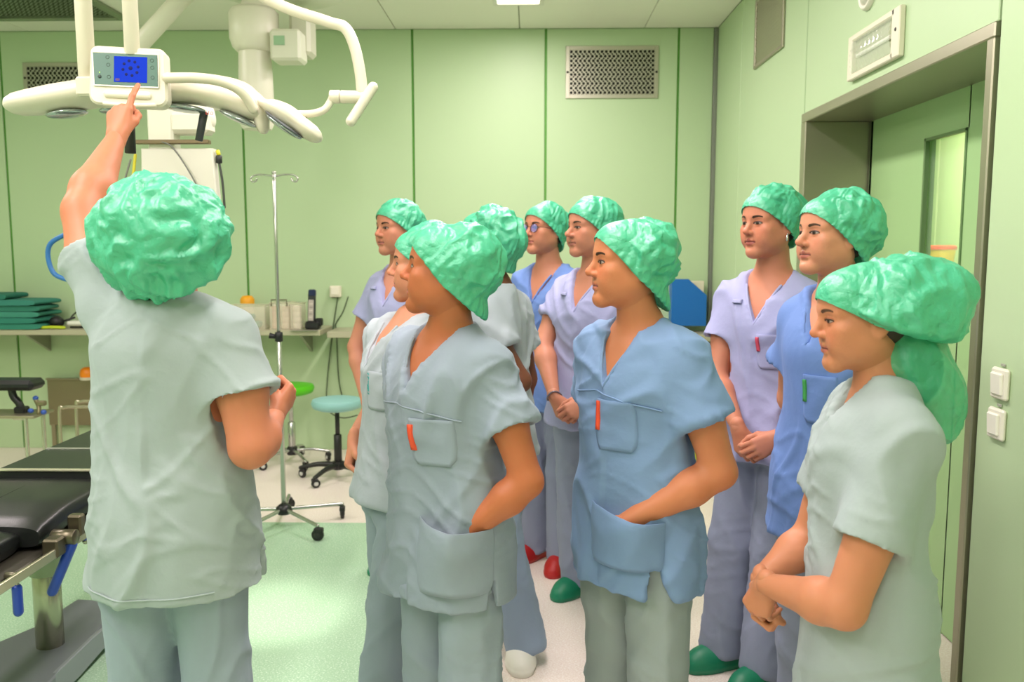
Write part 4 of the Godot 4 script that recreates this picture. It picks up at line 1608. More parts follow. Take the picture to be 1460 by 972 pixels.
func surgical_lamp() -> void:
	var cream := mat("d8d3be", 0.3)
	var lens := StandardMaterial3D.new()
	lens.albedo_color = Color("aab4b4")
	lens.metallic = 0.7
	lens.roughness = 0.12
	var t := thing("surgical_lamp", "cream ceiling-mounted surgical lamp with curved arms and lens pods", "surgical lamp", Vector3(-1.1, 1.97, -2.6))
	var o := Vector3(1.1, -1.97, 2.6)
	# left pod: long rounded fin
	part("lamp_arm", Mb.new().tube(spline([Vector3(-1.495, 1.972, -2.60), Vector3(-1.40, 1.985, -2.60), Vector3(-1.28, 2.002, -2.60), Vector3(-1.15, 2.012, -2.60)], 6), PackedFloat32Array([0.036, 0.037, 0.038, 0.039, 0.040, 0.041, 0.042]), 20, 1.9, Vector3(0, 0, 1)).mesh(), cream, t).position = o
	# right pods
	part("lamp_arm", Mb.new().tube(spline([Vector3(-1.15, 2.005, -2.60), Vector3(-1.02, 2.002, -2.60), Vector3(-0.92, 1.985, -2.60), Vector3(-0.835, 1.955, -2.60)], 6), PackedFloat32Array([0.043, 0.043, 0.042, 0.041, 0.04, 0.038, 0.036, 0.034]), 20, 1.7, Vector3(0, 0, 1)).mesh(), cream, t).position = o
	part("lamp_joint", Mb.new().tube(spline([Vector3(-0.86, 1.99, -2.6), Vector3(-0.81, 1.965, -2.6), Vector3(-0.795, 1.905, -2.6)], 5), PackedFloat32Array([0.026, 0.028, 0.030, 0.031, 0.031, 0.030, 0.028, 0.026, 0.024, 0.022, 0.020]), 16, 1.3, Vector3(0, 0, 1)).mesh(), cream, t).position = o
	var pod := part("lamp_pod", Mb.new().tube(spline([Vector3(-0.775, 1.958, -2.59), Vector3(-0.71, 1.925, -2.58), Vector3(-0.655, 1.888, -2.57)], 6), PackedFloat32Array([0.018, 0.022, 0.026, 0.029, 0.031, 0.032, 0.032, 0.031, 0.029, 0.026]), 20, 2.0, Vector3(0.0, 0.2, 1)).mesh(), cream, t)
	pod.position = o
	part("lens", Mb.new().ball(Vector3(-0.722, 1.897, -2.565), Vector3(0.062, 0.012, 0.05), 24, Basis(Vector3(0, 0, 1), -0.62)).mesh(), lens, pod)
	part("lens_rim", Mb.new().lathe([Vector2(0.05, 0), Vector2(0.056, 0.004), Vector2(0.05, 0.008)], Vector3(-0.722, 1.899, -2.565), 28, Basis(Vector3(0, 0, 1), -0.62), 1.2, 1.0).mesh(), mat("6c7078", 0.3, 0.5), pod)
	for q in [[Vector3(-0.862, 1.922, -2.585), -0.42, 0.058], [Vector3(-1.02, 1.952, -2.585), -0.1, 0.06], [Vector3(-1.22, 1.952, -2.6), 0.12, 0.06], [Vector3(-1.38, 1.94, -2.6), 0.14, 0.06]]:
		var l := part("lens", Mb.new().ball(q[0], Vector3(q[2], 0.011, 0.052), 24, Basis(Vector3(0, 0, 1), q[1])).mesh(), lens, t)
		l.position = o
	var tm := TextMesh.new()
	tm.text = "LED"
	tm.font = SystemFont.new()
	tm.font.font_names = PackedStringArray(["Droid Sans"])
	tm.font_size = 32
	tm.pixel_size = 0.00042
	tm.depth = 0.001
	var led_text := part("red_lettering", tm, mat("d8504a", 0.5), t, "red LED lettering")
	led_text.transform = Transform3D(Basis(Vector3(0, 0, 1), -0.12), Vector3(-0.925, 1.930, -2.525) + o)
	# tubular handle bow in front of the pods
	part("handle_bow", Mb.new().tube(spline([Vector3(-1.03, 2.022, -2.49), Vector3(-0.95, 2.022, -2.49), Vector3(-0.88, 2.014, -2.50), Vector3(-0.83, 1.99, -2.52), Vector3(-0.805, 1.945, -2.55)], 8), 0.0145, 14).mesh(), cream, t).position = o
	part("handle_bow", Mb.new().tube(spline([Vector3(-1.05, 2.055, -2.66), Vector3(-0.95, 2.05, -2.66), Vector3(-0.86, 2.025, -2.65), Vector3(-0.80, 1.97, -2.62)], 8), 0.013, 14).mesh(), cream, t).position = o
	# suspension: swan-neck arm at the right and stem tubes
	part("swan_neck", Mb.new().tube(spline([Vector3(-1.05, 2.46, -2.64), Vector3(-0.78, 2.275, -2.62), Vector3(-0.60, 2.205, -2.61), Vector3(-0.545, 2.185, -2.6), Vector3(-0.518, 2.135, -2.6), Vector3(-0.502, 2.06, -2.6), Vector3(-0.497, 2.0, -2.6)], 8), 0.0165, 16).mesh(), cream, t).position = o
	part("cross_bar", Mb.new().cyl(Vector3(-0.592, 1.987, -2.6), Vector3(-0.562, 1.987, -2.6), 0.0195).cyl(Vector3(-0.560, 1.987, -2.6), Vector3(-0.478, 1.985, -2.6), 0.019).mesh(), cream, t).position = o
	part("swan_neck", Mb.new().tube(spline([Vector3(-0.585, 1.985, -2.6), Vector3(-0.605, 1.95, -2.59), Vector3(-0.645, 1.935, -2.58), Vector3(-0.70, 1.935, -2.58)], 6), 0.011, 12).mesh(), cream, t).position = o
	part("side_grip", Mb.new().tube(PackedVector3Array([Vector3(-0.463, 2.012, -2.59), Vector3(-0.525, 1.912, -2.57)]), 0.0155, 14).mesh(), cream, t).position = o
	part("stem", Mb.new().cyl(Vector3(-1.128, 2.085, -2.495), Vector3(-1.13, 3.08, -2.495), 0.021).mesh(), cream, t).position = o
	part("stem", Mb.new().cyl(Vector3(-1.288, 2.01, -2.55), Vector3(-1.292, 3.09, -2.55), 0.024).mesh(), cream, t).position = o
	part("stem_collar", Mb.new().box(Vector3(-1.276, 2.005, -2.54), Vector3(0.06, 0.055, 0.06), 0.006).mesh(), cream, t).position = o
	part("sterile_handle", Mb.new().cyl(Vector3(-1.182, 1.93, -2.58), Vector3(-1.186, 1.822, -2.58), 0.013, 0.016).mesh(), mat("23211d", 0.45), t, "black grip").position = o
	part("sterile_handle", Mb.new().cyl(Vector3(-0.968, 1.945, -2.6), Vector3(-0.988, 1.86, -2.6), 0.012, 0.011).mesh(), mat("3a3d42", 0.4), t, "dark grip").position = o
	part("ceiling_mount", Mb.new().cyl(Vector3(-1.13, 3.065, -2.5), Vector3(-1.13, 3.108, -2.5), 0.14).cyl(Vector3(-1.29, 3.075, -2.55), Vector3(-1.29, 3.108, -2.55), 0.09).mesh(), cream, t).position = o
	part("swan_neck_stem", Mb.new().tube(spline([Vector3(-1.05, 2.46, -2.64), Vector3(-1.12, 2.52, -2.6), Vector3(-1.13, 2.62, -2.52)], 6), 0.0165, 14).mesh(), cream, t).position = o
	# the lamp is on: its pod throws a soft pool on to the floor beside the table
	var sl := SpotLight3D.new()
	sl.light_color = Color(1.0, 0.97, 0.92)
	sl.light_energy = 4.0
	sl.light_size = 0.05
	sl.spot_angle = 10.5
	sl.spot_angle_attenuation = 1.0
	sl.spot_range = 8.0
	sl.spot_attenuation = 2.0
	sl.shadow_enabled = true
	t.add_child(sl)
	sl.look_at_from_position(Vector3(-0.735, 1.865, -2.575), Vector3(-1.08, 0, -3.5))
	# control panel
	var poly := PackedVector2Array()
	for c in [[0.094, 0.075, 0.022, 0.0], [-0.092, 0.079, 0.02, 90.0], [-0.09, -0.062, 0.03, 180.0], [0.098, -0.066, 0.026, 270.0]]:
		for k in 6:
			var a := deg_to_rad(c[3] + k * 18.0)
			poly.append(Vector2(c[0] - signf(c[0]) * 0.0 + c[2] * (cos(a)) - signf(c[0]) * c[2] * 0.5, c[1] + c[2] * sin(a) - signf(c[1]) * c[2] * 0.5))
	var p := part("control_panel", Mb.new().prism(poly, 0.045, Transform3D(Basis(), Vector3(0, 0, -0.022)), 0.006).mesh(), cream, t, "white control panel with blue screen")
	p.position = Vector3(-1.137, 2.02, -2.475) + o
	p.rotation_degrees = Vector3(-6, 6, -1.0)
	var inner := PackedVector2Array([Vector2(-0.092, 0.067), Vector2(0.083, 0.065), Vector2(0.085, -0.024), Vector2(-0.086, -0.022)])
	part("display_glass", Mb.new().prism(inner, 0.006, Transform3D(Basis(), Vector3(0, 0, 0.0015)), 0.0005).mesh(), mat("4a6e60", 0.4), p)
	part("bezel", Mb.new().tube(PackedVector3Array([Vector3(-0.094, 0.069, 0.003), Vector3(0.085, 0.067, 0.003), Vector3(0.087, -0.026, 0.003), Vector3(-0.088, -0.024, 0.003), Vector3(-0.094, 0.069, 0.003)]), 0.0026, 8).mesh(), mat("f1eee0", 0.3), p)
	var blue := StandardMaterial3D.new()
	blue.albedo_color = Color("0c1a5a")
	blue.emission_enabled = true
	blue.emission = Color("2448e0")
	blue.emission_energy_multiplier = 0.7
	blue.roughness = 0.6
	blue.metallic_specular = 0.1
	part("lit_screen", Mb.new().box(Vector3(0.011, 0.0225, 0.0045), Vector3(0.090, 0.072, 0.0015), 0.0).mesh(), blue, p)
	var icon := StandardMaterial3D.new()
	icon.albedo_color = Color("0a1030")
	icon.emission_enabled = true
	icon.emission = Color("14289a")
	icon.emission_energy_multiplier = 0.3
	for k in 8:
		var a := TAU * k / 8 + 0.2
		part("screen_icon", Mb.new().cyl(Vector3(0.011 + 0.021 * cos(a), 0.026 + 0.021 * sin(a), 0.0052), Vector3(0.011 + 0.021 * cos(a), 0.026 + 0.021 * sin(a), 0.0056), 0.0042, -1.0, 12, 0.0001).mesh(), icon, p)
	part("screen_icon", Mb.new().cyl(Vector3(0.011, 0.026, 0.0052), Vector3(0.011, 0.026, 0.0056), 0.0058, -1.0, 14, 0.0001).mesh(), icon, p)
	part("screen_icon", Mb.new().box(Vector3(-0.024, -0.007, 0.0054), Vector3(0.011, 0.007, 0.0004), 0.0).mesh(), mat("3a1468", 0.4), p)
	for q in [Vector2(-0.052, 0.055), Vector2(-0.05, 0.034), Vector2(-0.048, 0.0), Vector2(-0.073, 0.0), Vector2(0.069, 0.05), Vector2(0.07, 0.03), Vector2(0.071, 0.002)]:
		part("key", Mb.new().lathe([Vector2(0.0038, 0), Vector2(0.0046, 0.0006), Vector2(0.0054, 0)], Vector3(q.x, q.y, 0.0046), 16, Basis(Vector3.RIGHT, PI / 2)).mesh(), mat("31483f", 0.4), p)
	part("power_key", Mb.new().cyl(Vector3(-0.073, 0, 0.0044), Vector3(-0.073, 0, 0.0052), 0.0036, -1, 12, 0.0001).mesh(), mat("2b3a38", 0.4), p)
	var led := StandardMaterial3D.new()
	led.albedo_color = Color("b8f06a")
	led.emission_enabled = true
	led.emission = Color("b8f06a")
	led.emission_energy_multiplier = 1.0
	part("led", Mb.new().ball(Vector3(-0.073, 0.012, 0.0048), Vector3.ONE * 0.0016, 8).mesh(), led, p)
	part("pull_handle", Mb.new().tube(PackedVector3Array([Vector3(-0.055, -0.047, 0.002), Vector3(0.06, -0.049, 0.002)]), 0.011, 14, 0.7, Vector3(0, 0, 1)).mesh(), mat("e2ddc8", 0.3), p)
	part("lower_lip", Mb.new().tube(spline([Vector3(-0.06, -0.074, -0.002), Vector3(0.0, -0.078, 0.0), Vector3(0.075, -0.075, -0.002)], 5), 0.007, 10).mesh(), cream, p)

func pendant() -> void:
	var cream := mat("e4e1cf", 0.35)
	var t := thing("ceiling_pendant", "white ceiling supply pendant with cylinder hub behind the surgical lamp", "supply pendant", Vector3(-1.56, CEIL, -5.0))
	part("canopy", Mb.new().lathe([Vector2(0.0, 0), Vector2(0.40, 0), Vector2(0.40, -0.10), Vector2(0.36, -0.15), Vector2(0.12, -0.19), Vector2(0, -0.19)], Vector3(0.15, 0, 0), 40).mesh(), mat("dfe0cf", 0.35), t)
	part("hub", Mb.new().lathe([Vector2(0, -0.23), Vector2(0.12, -0.24), Vector2(0.137, -0.26), Vector2(0.137, -0.40), Vector2(0.12, -0.45), Vector2(0.095, -0.475), Vector2(0, -0.475)], Vector3.ZERO, 32).mesh(), cream, t)
	part("neck", Mb.new().cyl(Vector3(0, -0.25, 0), Vector3(0.05, -0.15, 0), 0.08).mesh(), cream, t)
	part("column", Mb.new().lathe([Vector2(0, -0.47), Vector2(0.09, -0.47), Vector2(0.095, -0.62), Vector2(0.10, -0.86), Vector2(0.08, -0.9), Vector2(0, -0.9)], Vector3.ZERO, 28).mesh(), cream, t)
	var hb := part("brake_box", Mb.new().box(Vector3(0.21, -0.46, 0.06), Vector3(0.17, 0.17, 0.16), 0.015).mesh(), mat("d5d6c2", 0.4), t)
	part("brake_panel", Mb.new().box(Vector3(0.18, -0.44, 0.142), Vector3(0.06, 0.05, 0.004), 0.001).mesh(), mat("8fb58e", 0.4), hb)
	part("arm", Mb.new().box(Vector3(0.26, -0.36, -0.06), Vector3(0.12, 0.26, 0.16), 0.02).mesh(), mat("c9c9b4", 0.4), t)
	part("spring_arm", Mb.new().tube(PackedVector3Array([Vector3(-0.02, -0.72, 0.05), Vector3(-0.2, -0.86, 0.6), Vector3(0.18, -1.02, 1.55)]), 0.055, 14).mesh(), cream, t)
	# diagonal boom up to the ceiling
	var b := thing("ceiling_boom", "slanting white tube arm rising to the ceiling behind the control panel", "arm", Vector3(-2.2, 2.7, -5.0))
	part("tube", Mb.new().cyl(Vector3(-0.16, -0.16, 0), Vector3(0.40, 0.40, 0), 0.05).mesh(), cream, b)
	part("flange", Mb.new().cyl(Vector3(0.40, 0.385, 0), Vector3(0.40, 0.408, 0), 0.1).mesh(), cream, b)
	# monitor carrier hanging behind the instructor's cap
	var m := thing("equipment_carrier", "white equipment carrier with steel rail behind the instructor's cap", "equipment carrier", Vector3(-1.38, 1.80, -3.4))
	part("mount_post", Mb.new().box(Vector3(-0.055, 0.19, -0.02), Vector3(0.10, 0.22, 0.08), 0.008).mesh(), mat("e0dfce", 0.35), m)
	part("arm_housing", Mb.new().box(Vector3(0.055, 0.225, -0.03), Vector3(0.15, 0.085, 0.10), 0.015).mesh(), cream, m)
	part("riser", Mb.new().tube(spline([Vector3(0.10, 0.24, -0.05), Vector3(0.08, 0.29, -0.06), Vector3(0.0, 0.32, -0.06)], 5), 0.04, 14).mesh(), cream, m)
	part("back_panel", Mb.new().prism(PackedVector2Array([Vector2(-0.145, -0.28), Vector2(0.172, -0.28), Vector2(0.148, 0.125), Vector2(-0.130, 0.125)]), 0.05, Transform3D(), 0.004).mesh(), mat("d9d6c8", 0.4), m)
	part("rail", Mb.new().box(Vector3(-0.002, 0.148, 0.03), Vector3(0.29, 0.016, 0.03), 0.003).mesh(), mat("86765c", 0.35, 0.7), m)
	part("loop_cable", Mb.new().tube(spline([Vector3(-0.05, 0.15, 0.04), Vector3(0.0, 0.13, 0.05), Vector3(0.05, 0.06, 0.05), Vector3(0.09, -0.02, 0.04)], 6), 0.003, 6).mesh(), mat("6b6c66", 0.5), m)
	part("cable", Mb.new().tube(spline([Vector3(-0.155, 0.10, 0.02), Vector3(-0.165, 0.0, 0.03), Vector3(-0.16, -0.06, 0.05), Vector3(-0.22, -0.12, 0.06)], 6), 0.006, 8).mesh(), mat("c8c02c", 0.5), m)
	part("cable", Mb.new().tube(spline([Vector3(-0.17, 0.08, 0.03), Vector3(-0.2, -0.02, 0.03), Vector3(-0.17, -0.09, 0.05)], 6), 0.004, 8).mesh(), mat("777a70", 0.5), m)
	part("hose", Mb.new().tube(spline([Vector3(-0.24, -0.09, 0.08), Vector3(-0.19, -0.055, 0.09), Vector3(-0.13, -0.06, 0.09), Vector3(-0.1, -0.11, 0.08)], 6), 0.011, 10).mesh(), mat("e8b62c", 0.45), m)
	part("hose", Mb.new().tube(spline([Vector3(-0.25, -0.075, 0.07), Vector3(-0.2, -0.035, 0.08), Vector3(-0.14, -0.04, 0.08), Vector3(-0.1, -0.09, 0.07)], 6), 0.010, 10).mesh(), mat("e6e4da", 0.45), m)
	part("plug", Mb.new().cyl(Vector3(0.165, 0.10, 0.0), Vector3(0.165, 0.07, 0.0), 0.012).mesh(), mat("222420", 0.5), m)
	part("plug", Mb.new().cyl(Vector3(0.16, 0.12, 0.0), Vector3(0.165, 0.10, 0.0), 0.008).mesh(), mat("d6cf2c", 0.5), m)
	part("cable", Mb.new().tube(spline([Vector3(0.165, 0.07, 0.0), Vector3(0.175, 0.0, 0.0), Vector3(0.18, -0.1, 0.0)], 6), 0.005, 8).mesh(), mat("3a4038", 0.5), m)
	var bt := thing("blue_hose", "blue hose loop showing left of the instructor's shoulder", "hose", Vector3(-2.0, 1.5, -3.6))
	part("hose_loop", Mb.new().tube(spline([Vector3(0.06, 0.10, 0), Vector3(-0.01, 0.06, 0), Vector3(-0.025, 0.0, 0), Vector3(0.0, -0.07, 0), Vector3(0.08, -0.1, 0)], 6), 0.010, 10).mesh(), mat("2f6fae", 0.45), bt)
	part("hose_drop", Mb.new().tube(spline([Vector3(0.06, 0.10, 0), Vector3(0.2, 0.13, 0.05), Vector3(0.37, 0.18, 0.15), Vector3(0.47, 0.2, 0.22)], 5), 0.010, 10).mesh(), mat("2f6fae", 0.45), bt)

# ------------------------------------------------------------------ furniture and small things
func caster(parent: Node, at: Vector3, turn: float, r: float, light_hub := true) -> void:
	var b := Basis(Vector3.UP, turn)
	var c := part("caster", Mb.new().cyl(at + b * Vector3(-0.011, r, 0), at + b * Vector3(0.011, r, 0), r, -1, 18, 0.004).box(at + b * Vector3(0, r * 1.75, 0.006), Vector3(0.032, r * 0.9, r * 1.5), 0.006, b).mesh(), mat("1b1c1b", 0.45), parent)
	part("hub", Mb.new().cyl(at + b * Vector3(-0.0135, r, 0), at + b * Vector3(0.0135, r, 0), r * 0.5, -1, 14, 0.001).mesh(), mat("c9cac4" if light_hub else "2a2b2a", 0.35), c)

func stool(label: String, at: Vector3, seat: Material, seat_r: float, y: float, base: Material, turn: float, black: bool) -> void:
	var t := thing("swivel_stool", label, "stool", at, turn, "swivel stools by the back wall")
	part("seat", Mb.new().lathe([Vector2(0, y - 0.075), Vector2(seat_r - 0.05, y - 0.075), Vector2(seat_r - 0.012, y - 0.06), Vector2(seat_r, y - 0.03), Vector2(seat_r - 0.01, y - 0.008), Vector2(seat_r - 0.05, y), Vector2(0, y + 0.002)], Vector3.ZERO, 36).mesh(), seat, t)
	part("column", Mb.new().cyl(Vector3(0, 0.10, 0), Vector3(0, 0.30, 0), 0.026).cyl(Vector3(0, 0.29, 0), Vector3(0, y - 0.07, 0), 0.015).mesh(), mat("c3c4bf", 0.2, 0.9) if not black else mat("1d1e1d", 0.4), t)
	part("hub", Mb.new().lathe([Vector2(0, 0.065), Vector2(0.035, 0.065), Vector2(0.042, 0.085), Vector2(0.034, 0.12), Vector2(0, 0.125)], Vector3.ZERO, 20).mesh(), mat("1d1e1d", 0.4), t)
	for k in 5:
		var a := TAU * k / 5
		var d := Vector3(cos(a), 0, sin(a))
		part("base_leg", Mb.new().tube(spline([d * 0.025 + Vector3(0, 0.095, 0), d * 0.14 + Vector3(0, 0.095, 0), d * 0.26 + Vector3(0, 0.068, 0)], 4), PackedFloat32Array([0.021, 0.020, 0.019, 0.018, 0.017, 0.016, 0.015, 0.014]) if black else PackedFloat32Array([0.014, 0.013, 0.012, 0.012, 0.011, 0.011]), 10).mesh(), base, t)
		caster(t, d * 0.25, a * 1.7 + 0.4, 0.029)

func furniture() -> void:
	var steel := mat("a7a698", 0.35, 0.7)
	var board := mat("b8b39b", 0.4, 0.25)
	# shelves along the back wall
	var s := thing("wall_shelf", "long grey wall shelf carrying the green drapes and plastic tubs", "shelf", Vector3(-2.9, 0.955, -6.25))
	part("board", Mb.new().box(Vector3(0, -0.02, 0), Vector3(2.82, 0.04, 0.385), 0.004).mesh(), board, s)
	for x in [-1.3, -0.75, 0.2, 1.25]:
		part("bracket", Mb.new().prism(PackedVector2Array([Vector2(0.19, -0.04), Vector2(-0.13, -0.04), Vector2(0.19, -0.2)]), 0.02, Transform3D(Basis(Vector3.UP, PI / 2), Vector3(x, 0, 0)), 0.001).mesh(), steel, s)
	var s2 := thing("wall_shelf", "short grey wall shelf below the socket, beside the lavender shirt", "shelf", Vector3(-1.08, 0.94, -6.27))
	part("board", Mb.new().box(Vector3(0, -0.022, 0), Vector3(0.74, 0.044, 0.35), 0.004).mesh(), board, s2)
	for x in [-0.2, 0.25]:
		part("bracket", Mb.new().prism(PackedVector2Array([Vector2(0.17, -0.044), Vector2(-0.1, -0.044), Vector2(0.17, -0.19)]), 0.02, Transform3D(Basis(Vector3.UP, PI / 2), Vector3(x, 0, 0)), 0.001).mesh(), steel, s2)
	var s3 := thing("wall_shelf", "grey wall shelf under the blue box by the room corner", "shelf", Vector3(1.04, 0.92, -6.30))
	part("board", Mb.new().box(Vector3(0, -0.025, 0), Vector3(0.54, 0.05, 0.29), 0.004).mesh(), board, s3)
	for x in [-0.2, 0.2]:
		part("bracket", Mb.new().prism(PackedVector2Array([Vector2(0.14, -0.05), Vector2(-0.08, -0.05), Vector2(0.14, -0.19)]), 0.02, Transform3D(Basis(Vector3.UP, PI / 2), Vector3(x, 0, 0)), 0.001).mesh(), steel, s3)
	# folded drapes
	var greens := ["2f7f6b", "2a7a68", "3b8773", "2c7461", "347f70", "26705e"]
	var words := ["lowest", "second", "third", "fourth", "fifth", "topmost"]
	for i in 6:
		var w: float = 0.52 if i < 5 else 0.30
		var x := -3.76 if i < 5 else -3.88
		var m := Mb.new()
		var y := 0.0
		var pts := PackedVector3Array()
		for j in 9:
			for q in 25:
				var a := TAU * q / 24
				var u := (j - 4) / 4.0
				var sx := w * 0.5 * (1.0 + 0.06 * sin(i * 2.3 + u * 2.0))
				var sag := 0.004 * sin(u * 5.0 + i)
				var ca := cos(a)
				var sa := sin(a)
				pts.append(Vector3(signf(ca) * pow(absf(ca), 0.28) * sx, 0.0205 + signf(sa) * pow(absf(sa), 0.7) * 0.0200 + sag * 0.0, u * 0.15 + 0.01 * sin(i * 1.7)))
		m.grid(pts, 25, Vector3.ZERO)
		var back := m.n[6].y < 0.0
		if back:
			m = Mb.new()
			m.grid(pts, 25, Vector3.ZERO, true)
		for e in [0, 8]:
			var fan := []
			for q in 24:
				fan.append(pts[e * 25 + q])
			m.face(fan, Vector3(0, 0, -1 if e == 0 else 1))
		single("folded_drape", "green folded surgical drape, %s in the pile on the shelf" % words[i], "drape", m.mesh(), mat(greens[i], 0.85), Vector3(x, 0.956 + 0.0425 * i, -6.2), 0.04 * sin(i * 3.1), "folded green drapes on the shelf")
	# charger and plug
	var c := thing("charger", "small white charger with black feet on the shelf by the drapes", "charger", Vector3(-3.27, 0.956, -6.2))
	part("case", Mb.new().box(Vector3(0, 0.034, 0), Vector3(0.17, 0.035, 0.12), 0.012).mesh(), mat("e3e3d8", 0.4), c)
	part("base", Mb.new().box(Vector3(0, 0.009, 0), Vector3(0.13, 0.018, 0.09), 0.004).mesh(), mat("23241f", 0.5), c)
	part("lead", Mb.new().tube(spline([Vector3(-0.08, 0.055, 0.02), Vector3(-0.05, 0.10, 0.0), Vector3(0.0, 0.125, 0.0), Vector3(0.05, 0.09, -0.01), Vector3(0.06, 0.05, -0.02)], 6), 0.006, 8).mesh(), mat("26301f", 0.5), c)
	var pl := thing("rubber_bulb", "black rubber bulb on the shelf right of the drapes", "bulb", Vector3(-3.43, 0.956, -6.16))
	part("bulb", Mb.new().ball(Vector3(0, 0.045, 0), Vector3(0.052, 0.045, 0.045), 18).mesh(), mat("17181a", 0.5), pl)
	part("neck", Mb.new().tube(spline([Vector3(0.04, 0.05, 0), Vector3(0.08, 0.06, 0), Vector3(0.12, 0.075, -0.02)], 4), 0.008, 8).mesh(), mat("17181a", 0.5), pl)
	single("yellow_strap", "flat yellow strap lying on the shelf under the black bulb", "strap", Mb.new().tube(spline([Vector3(-0.07, 0.012, 0), Vector3(0.0, 0.016, 0.01), Vector3(0.08, 0.012, 0.0)], 5), 0.011, 10, 1.6, Vector3(0, 0, 1)).mesh(), mat("b9c922", 0.5), Vector3(-3.42, 0.956, -6.08))
	# tubs on the middle of the shelf
	var clear := StandardMaterial3D.new()
	clear.albedo_color = Color(0.93, 0.90, 0.82, 0.28)
	clear.transparency = BaseMaterial3D.TRANSPARENCY_ALPHA
	clear.roughness = 0.3
	var tubs := [["clear plastic tub holding teal packs behind the instructor's sleeve", -2.02, 0.26, 0.17, ["3c9a92", "4aa59c", "d9c9b4", "e9dfcc"]], ["clear handled box of pinkish rolls on the shelf left of the dark device", -1.785, 0.140, 0.19, ["e6cdb8", "e9d6c4", "dfbfa8", "ecdccc", "e2c4ae", "e9d9c8"]], ["narrow clear box of cream rolls behind the pinkish ones on the shelf", -1.672, 0.075, 0.185, ["ecdfcb", "e4d3bd", "efe4d4"]]]
	for q in tubs:
		var b := thing("plastic_tub", q[0], "plastic tub", Vector3(q[1], 0.9555, -6.17), 0.0, "plastic tubs on the shelf")
		var w: float = q[2]
		var h: float = q[3]
		var m := Mb.new()
		for sx in [-1.0, 1.0]:
			m.box(Vector3(sx * (w / 2 - 0.0015), h / 2, 0), Vector3(0.003, h, 0.15), 0.001)
			m.box(Vector3(0, h / 2, sx * 0.0735), Vector3(w, h, 0.003), 0.001)
		m.box(Vector3(0, 0.002, 0), Vector3(w, 0.004, 0.15), 0.001)
		part("box", m.mesh(), clear, b)
		part("rim", Mb.new().tube(PackedVector3Array([Vector3(-w / 2, h, 0.075), Vector3(w / 2, h, 0.075), Vector3(w / 2, h, -0.075), Vector3(-w / 2, h, -0.075), Vector3(-w / 2, h, 0.075)]), 0.004, 8).mesh(), mat("c7c9a8", 0.4), b)
		if w < 0.15 and w > 0.1:
			part("handle", Mb.new().tube(PackedVector3Array([Vector3(-0.055, h - 0.02, 0.078), Vector3(-0.055, h + 0.022, 0.078), Vector3(0.055, h + 0.022, 0.078), Vector3(0.055, h - 0.02, 0.078)]), 0.005, 8).mesh(), mat("5a513c", 0.4), b)
	var roll := 0
	var tier := ["lowest", "second", "third", "topmost"]
	for q in [[-1.82, 4, "dcb9a2", "pinkish gauze roll, %s in the left column of the handled box"], [-1.75, 4, "e8d4c2", "pale gauze roll, %s in the right column of the handled box"], [-1.672, 4, "eadfd0", "cream gauze roll, %s in the narrow clear box"]]:
		for k in q[1]:
			single("gauze_roll", q[3] % tier[k], "gauze roll", Mb.new().lathe([Vector2(0, 0), Vector2(0.027, 0), Vector2(0.031, 0.006), Vector2(0.031, 0.034), Vector2(0.027, 0.040), Vector2(0, 0.040)], Vector3.ZERO, 16).mesh(), mat(q[2], 0.8), Vector3(q[0], 0.960 + 0.0405 * k, -6.14), 0.0, "gauze rolls in the clear boxes")
	for q in [[-2.09, 0.0, "3c9a92", "teal sterile pack lying left in the clear tub"], [-1.99, 0.0, "52a8a0", "light teal sterile pack lying right in the clear tub"], [-2.04, 0.05, "2f8f8a", "dark teal sterile pack on top in the clear tub"]]:
		single("teal_pack", q[3], "pack", Mb.new().box(Vector3(0, 0.024, 0), Vector3(0.095, 0.046, 0.12), 0.012).mesh(), mat(q[2], 0.7), Vector3(q[0], 0.961 + q[1], -6.17), 0.1, "teal packs in the tub")
	var oj := thing("lidded_jar", "orange topped jar behind the tubs on the shelf", "jar", Vector3(-2.09, 0.956, -6.33))
	part("jar", Mb.new().lathe([Vector2(0, 0), Vector2(0.045, 0), Vector2(0.047, 0.01), Vector2(0.047, 0.17), Vector2(0, 0.17)], Vector3.ZERO, 20).mesh(), mat("e9e2c8", 0.5), oj)
	part("lid", Mb.new().lathe([Vector2(0.05, 0.165), Vector2(0.052, 0.20), Vector2(0.035, 0.225), Vector2(0, 0.23)], Vector3.ZERO, 20).mesh(), mat("f0a61e", 0.45), oj)
	# handheld device in its cradle
	var hd := thing("handheld_device", "grey handheld device with navy top standing in a black cradle", "device", Vector3(-1.560, 0.956, -6.15))
	part("cradle", Mb.new().box(Vector3(0, 0.028, 0), Vector3(0.10, 0.056, 0.09), 0.01).box(Vector3(0.045, 0.05, 0.0), Vector3(0.05, 0.055, 0.05), 0.008).mesh(), mat("141518", 0.45), hd)
	part("body", Mb.new().box(Vector3(-0.006, 0.15, 0), Vector3(0.052, 0.22, 0.04), 0.008, Basis(Vector3(0, 0, 1), -0.04)).mesh(), mat("2a2d31", 0.4), hd)
	part("face_plate", Mb.new().box(Vector3(-0.008, 0.135, 0.021), Vector3(0.038, 0.15, 0.003), 0.001, Basis(Vector3(0, 0, 1), -0.04)).mesh(), mat("b4aaa2", 0.4), hd)
	part("top", Mb.new().box(Vector3(0.0, 0.258, 0.0), Vector3(0.05, 0.05, 0.045), 0.008).mesh(), mat("16244a", 0.35), hd)
	for k in 5:
		part("button", Mb.new().box(Vector3(-0.012 + 0.002 * k, 0.085 + k * 0.024, 0.0232), Vector3(0.024, 0.008, 0.002), 0.0005).mesh(), mat("8e8580" if k % 2 else "cfc6bd", 0.4), hd)
